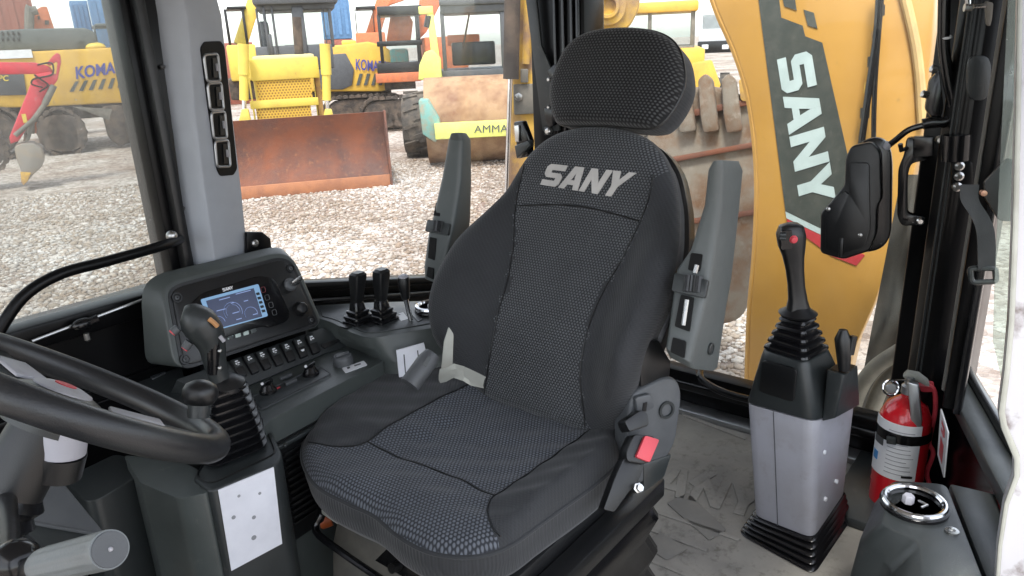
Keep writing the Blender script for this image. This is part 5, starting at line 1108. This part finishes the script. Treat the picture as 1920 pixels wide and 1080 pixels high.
for x_, w_ in ((496, 7), (511, 8), (545, 34), (604, 12)): f.box(x_, 12, x_+w_, 104, 2.74, 2.9, 'cab_post', K['greyp'], dz, .03)
f.box(498, 64, 514, 104, 2.75, 2.85, 'door_panel', K['greyp'], dz, .02)
f.box(482, 40, 512, 112, 3.1, 3.3, 'cab_console', K['greyp'], dz, .05)
f.box(470, -14, 634, 5, 2.6, 4.4, 'canopy', K['greyp'], dz, .04)
f.box(530, 85, 575, 112, 3.2, 3.5, 'driver_seat', K['black'], dz, .05)
for a0, a1 in ((-1.55,-.95),(.75,1.35)): 
    tr = MB(f.T).prism([V((a0, b, c)) for b, c in ((.5,.3),(.75,.85),(3.3,.85),(3.6,.45),(3.3,.02),(.8,.02))], (a1-a0, 0, 0)).build('track', K['mud'], dz, bev=.04)
# yellow and grey excavator behind the bulldozer
f = FR(690, 246); e2 = thing('parked_excavator', 'yellow excavator with grey side door half hidden behind the bulldozer', 'excavator', f.o, 'parked tracked excavators')
f.poly([(560,90),(640,84),(690,78),(716,84),(740,100),(742,165),(715,172),(560,172)], .5, 3.2, 'house', K['komat'], e2, .06)
f.poly([(596,104),(648,100),(664,130),(660,160),(642,168),(596,168)], .44, .5, 'side_door', K['greyp'], e2, .02)
f.box(640, 76, 668, 84, 1.0, 2.0, 'hatch', K['lemon'], e2, .04)
f.text('KOMATSU', [(667,131),(735,136),(735,116),(667,110)], .47, 'lettering', K['blue'], e2)
for k in range(5): f.poly([(668+14*k,160),(674+14*k,160),(680+14*k,138),(674+14*k,138)], .47, .5, 'stripe', K['decal'], e2, 0)
f.box(560, 168, 735, 182, .7, 2.9, 'chassis', K['mud'], e2); track(f, 600, 184, 770, 244, .2, .75, e2, 34); track(f, 600, 184, 770, 244, 2.2, 2.7, e2, 12)
# black and orange excavator
f = FR(738, 247); e3 = thing('parked_excavator', 'orange excavator with black cab standing between bulldozer and roller', 'excavator', f.o, 'parked tracked excavators')
cab_frame(f, 706, 12, 792, 140, .3, 1.8, e3, K['black'], 15, (), 6)
f.box(706, 78, 792, 84, .26, .34, 'cab_rail', K['black'], e3, .02)
f.box(704, 139, 790, 152, .15, 2.2, 'deck', K['orangm'], e3, .02); f.box(795, 70, 880, 140, .4, 3.0, 'engine_house', K['orangm'], e3, .05)
f.poly([(724,78),(732,30),(762,20),(775,40),(770,78)], 1.2, 1.6, 'cab_rear_panel', K['orangm'], e3, .05); f.box(730, 92, 768, 126, .9, 1.5, 'driver_seat', K['teal'], e3, .08)
f.box(720, 148, 780, 166, .8, 2.2, 'chassis', K['mud'], e3); track(f, 672, 186, 800, 243, .1, .7, e3)
f.poly([(790,-40),(830,-60),(850,-40),(800,60),(780,80)], 1.9, 2.3, 'boom', K['orangm'], e3, .04)
# soil compactor
f = FR(880, 303); rl_ = thing('soil_roller', 'lime soil compactor with dusty steel drum beside the stabilizer', 'roller', f.o)
a0, a1 = f.l(806, 300).x, f.l(1010, 300).x
MB(f.T).lathe((a0, .1, .80), (1,0,0), [(.0,.03),(.74,.03),(.80,0),(.80,a1-a0),(.74,a1-a0-.03),(0,a1-a0-.03)], 48).build('drum', K['drum'], rl_)
f.box(814, 232, 1020, 252, -.95, -.80, 'front_beam', K['lime'], rl_, .02)
f.text('AMMANN', [(889,249),(985,247),(985,233),(889,235)], -.96, 'lettering', K['greyp'], rl_, 0)
f.poly([(784,188),(802,186),(824,222),(828,252),(816,268),(792,252)], -.85, -.3, 'yoke_end', K['teal'], rl_, .03)
f.poly([(790,186),(800,180),(816,232),(812,256),(796,250)], -.3, 1.2, 'yoke', K['teal'], rl_, .03)
f.box(812, 148, 1010, 172, .9, 1.6, 'frame_beam', K['lime'], rl_, .04)
f.poly([(784,150),(786,122),(796,98),(812,92),(826,110),(828,152)], 1.5, 1.9, 'mudguard', K['lime'], rl_, .03)
f.poly([(800,24),(812,22),(830,150),(814,152)], 1.62, 1.72, 'ladder_post', K['lime'], rl_, .02)
cab_frame(f, 824, 6, 952, 152, 1.9, 3.4, rl_, K['greyp'], 15, (), 4)
f.box(822, -4, 960, 6, 1.8, 3.5, 'cab_roof', K['greyp'], rl_, .04); f.box(784, 12, 812, 26, 1.6, 1.75, 'mirror_housing', K['lime'], rl_, .02); f.box(788, 14, 800, 22, 1.65, 1.8, 'work_lamp', K['white'], rl_, .02)
f.box(846, 80, 930, 120, 2.3, 2.6, 'dashboard', K['black'], rl_, .04); f.box(838, 66, 900, 84, 3.0, 3.1, 'driver_seat', K['orangm'], rl_, .03)
f.tube([(806,30),(802,52)], 1.7, .09, 'mirror', K['black'], rl_); f.tube([(868,90),(880,25)], 1.86, .02, 'wiper', K['black'], rl_)
ca_ = f.l(780, 207, 1.0); 
ty = MB(f.T).lathe((ca_.x-.28, 1.2, .63), (1,0,0), [(.25,.02),(.55,.0),(.61,.06),(.64,.14),(.64,.42),(.61,.50),(.55,.56),(.25,.54)], 36).build('tyre', K['tyre'], rl_)
for k in range(24):
    a = 6.2832*k/24; c = V((ca_.x+(.10 if k % 2 else -.10), 1.2+.65*math.cos(a), .63+.65*math.sin(a)))
    MB(f.T).bar(c+V((-.14,0,0)), c+V((.14,.08*math.sin(a),-.08*math.cos(a))), .06, .05, (0, math.cos(a), math.sin(a))).build('tread_lug', K['tyre'], ty)
# big yellow excavator on the left
f = FR(120, 292); ek = thing('parked_excavator', 'large yellow excavator with dark hood and slanted stripes behind the red arm', 'excavator', f.o, 'parked tracked excavators')
f.poly([(-120,100),(45,97),(232,88),(268,92),(275,150),(268,182),(250,192),(95,200),(-120,207)], .4, 3.4, 'house', K['komat'], ek, .06)
f.poly([(-120,64),(0,57),(45,54),(160,52),(178,60),(184,92),(-120,100)], .8, 3.2, 'hood', K['hood'], ek, .06)
f.box(-120, 99, 62, 108, .36, .42, 'trim_strip', K['white'], ek, 0); f.poly([(-120,140),(44,136),(50,178),(-120,182)], .36, .42, 'side_door', K['greyp'], ek, .01)
for i in range(4):
    for j in range(2): f.box(2+10*i, 59+11*j, 8+10*i, 66+11*j, .77, .82, 'hood_vent', K['black'], ek, .004)
f.text('KOMATSU', [(143,149),(258,131),(258,110),(141,125)], .385, 'lettering', K['blue'], ek, .03); f.text('PC', [(-2,152),(16,152),(16,141),(-2,141)], .345, 'lettering', K['lemon'], ek)
for k in range(8): f.poly([(130+18*k,172-1.5*k),(138+18*k,172-1.5*k),(148+17*k,152-1.5*k),(141+17*k,153-1.5*k)], .385, .41, 'stripe', K['decal'], ek, 0)
MB(f.T).ball(f.l(178, 88, .9), .22, 16, 10, (1.1,1,.5)).build('filler_cap', K['lemon'], ek)
cab_frame(f, 178, 44, 232, 94, 1.2, 2.9, ek, K['hood'], 5, (), 0)
f.box(-60, 196, 262, 214, .8, 3.0, 'chassis', K['mud'], ek); track(f, 60, 204, 172, 292, .2, .9, ek, 18); track(f, -110, 204, 60, 294, .25, .9, ek, 22)
f.poly([(190,200),(215,196),(250,200),(262,240),(258,262),(225,275),(205,260)], .4, 1.0, 'idler_wheel', K['mud'], ek, .06)
f.poly([(135,200),(210,205),(205,226),(190,220),(160,208)], .1, .2, 'splash_plate', K['grime'], ek, .01)
# red mini excavator
f = FR(150, 345); er = thing('mini_excavator', 'small red excavator arm with grey bucket resting on the gravel', 'mini excavator', f.o)
f.poly([(-90,116),(64,117),(92,124),(100,134),(92,142),(66,139),(-90,141)], 0, .26, 'boom', K['redm'], er, .02)
f.poly([(86,120),(100,104),(106,99),(113,102),(115,116),(108,150),(101,160),(86,158),(66,150),(64,140),(94,134),(105,140),(108,118),(105,116),(94,124)], -.04, .30, 'elbow_bracket', K['redm'], er, .015)
arm = f.poly([(62,146),(97,152),(94,168),(66,215),(36,264),(20,270),(17,258)], .03, .23, 'arm', K['redm'], er, .02)
f.box(40, 214, 52, 230, .025, .028, 'arm_label', K['lemon'], arm, 0)
cy_ = f.tube([(101,160),(84,195)], -.02, .055, 'arm_cylinder', K['grime'], er); f.tube([(84,195),(62,225),(28,254)], -.02, .04, 'cylinder_rod', K['grime'], cy_)
for q in ([(70,122),(96,118),(100,135),(92,142),(64,148),(60,158),(80,164)], [(64,140),(78,150),(90,160),(74,172)]): MB(f.T).tube(smooth([f.l(a, b, -.05) for a, b in q], 5), .014, 6).build('hose', K['rubber'], er)
f.poly([(60,225),(68,222),(56,262),(46,268)], .02, .1, 'bucket_link', K['grime'], er)
bk_ = f.poly([(27,276),(40,270),(62,269),(78,280),(84,298),(79,312),(62,328),(50,342),(44,346),(40,340),(40,322),(30,296)], -.15, .45, 'bucket', M('bucket_grey', (.22,.20,.18), .7, col2=(.3,.23,.16), scale=4), er, .02)
f.poly([(38,322),(58,324),(52,340),(44,347),(40,342)], -.17, -.15, 'bucket_tooth', K['yrust'], bk_, .004)
track(f, -110, 236, 26, 328, .3, .75, er, 22)
# orange arm and yard clutter further back
f = FR(80, dist=26); oa = thing('distant_excavator', 'orange excavator arm with grey pipe rising behind the large yellow excavator', 'excavator', f.o)
f.poly([(62,22),(78,12),(88,12),(102,54),(104,250),(60,250),(64,56)], 0, .5, 'arm', K['orangm'].copy(), oa, .03); MB(f.T).tube(smooth([f.l(a, b, -.2) for a, b in [(56,250),(55,34),(60,22),(70,19)]], 5), .12, 10).build('exhaust_pipe', K['grime'], oa)
for q in ([(70,30),(74,29),(75,36),(71,37)], [(84,38),(92,38),(92,46),(84,46)]): f.poly(q, -.04, 0, 'pin', K['mud'], oa, 0)
def container(px0, px1, lvl, dist, mt, label, cat='container'):
    f = FR((px0+px1)/2, dist=dist); p, q = f.l(px0, 60), f.l(px1, 60); t = thing('shipping_container', label, cat, f.o+V((0,0,2.62*lvl)), 'containers stacked beyond the yard')
    x0, x1 = p.x, q.x; z0 = 2.62*lvl; body = MB(f.T).box((x0, 0, z0), (x1, 2.4, z0+2.6)).build('shell', mt, t, bev=.03)
    n = max(4, int((x1-x0)/.45))
    for k in range(n): MB(f.T).box((x0+(x1-x0)*(k+.2)/n, -.05, z0+.2), (x0+(x1-x0)*(k+.65)/n, .0, z0+2.4)).build('corrugation', mt, body)
container(176, 262, 1, 46, K['cblue'], 'blue shipping container, topmost of the stack beyond the large excavator')
container(142, 175, 1, 49, K['cblue'], 'blue shipping container set back beside the topmost blue one')
container(100, 270, 0, 44, K['cred'], 'dark red shipping container beneath the blue ones')
container(-60, 72, 1, 40, K['cred'], 'brick red shipping container behind the orange arm, upper of two'); container(-60, 72, 0, 40, K['cred'], 'brick red shipping container behind the orange arm, lower of two')
container(606, 660, 1, 40, K['cblue'], 'pale blue shipping container rising behind the bulldozer cab'); container(606, 660, 0, 40, K['cred'], 'dark red shipping container behind the bulldozer cab')
container(400, 470, 0, 36, K['cred'], 'dark red shipping container behind the pillar and bulldozer')
for x, d_, mt, lab in ((690, 30, K['orangm'], 'orange machine arm standing far behind the bulldozer'), (448, 24, K['lemon'], 'yellow machine with raised arm left of the bulldozer')):
    f = FR(x, dist=d_); t = thing('distant_machine', lab, 'machine', f.o); f.box(x-24, 62 if x > 600 else 85, x+40, 150, 0, 2, 'house', mt, t, .05); f.poly([(x-10,80),(x+22,-20),(x+60,-30),(x+70,0),(x+40,10),(x+15,90)], .4, .9, 'arm', mt, t, .05)
    f.box(x-20, 150, x+40, 185, .2, 2, 'undercarriage', K['mud'], t, .05); cab_frame(f, x-24, 12, x+14, 90, .3, 1.6, t, K['black'], 5)
# wheel loader seen over the headrest
f = FR(1245, dist=17); wl = thing('wheel_loader', 'yellow wheel loader with glazed cab beyond the bucket', 'loader', f.o)
cab_frame(f, 1165, 14, 1302, 96, 0, 1.7, wl, K['grime'], 6, (1215,), 0); f.box(1175, 6, 1310, 20, -.1, 1.8, 'cab_roof', K['komat'], wl, .05)
f.box(1150, 96, 1320, 150, -.6, 2.6, 'body', K['komat'], wl, .06); f.poly([(1290,120),(1335,112),(1352,160),(1330,200),(1300,190)], -1.2, -.9, 'lift_arm', K['komat'], wl, .04)
for x in (1180, 1300):
    c = f.l(x, 160, -.7); MB(f.T).lathe((c.x, -.7, .75), (0,1,0), [(.3,0),(.7,.0),(.75,.08),(.75,.4),(.7,.5),(.3,.5)], 28).build('tyre', K['tyre'], wl)
f.box(1140, 150, 1330, 185, -.3, 2.2, 'chassis', K['mud'], wl, .05)
f = FR(1345, dist=24); tk = thing('parked_truck', 'pale truck with dark bumper beyond the yellow boom', 'truck', f.o)
f.box(1312, 20, 1372, 84, 0, 2, 'cab_body', K['white'], tk, .06); f.box(1318, 28, 1366, 52, -.03, 0, 'windscreen', K['glass_m'], tk, 0); f.box(1308, 78, 1376, 98, -.15, 1.5, 'bumper', K['black'], tk, .04)
for x in (1322, 1360): f.box(x-6, 84, x+6, 92, -.18, -.15, 'headlight', K['white'], tk, .02); c = f.l(x, 120, .5); MB(f.T).lathe((c.x, .4, .5), (1,0,0), [(.3,-.14),(.5,-.14),(.5,.14),(.3,.14)], 22).build('tyre', K['tyre'], tk)
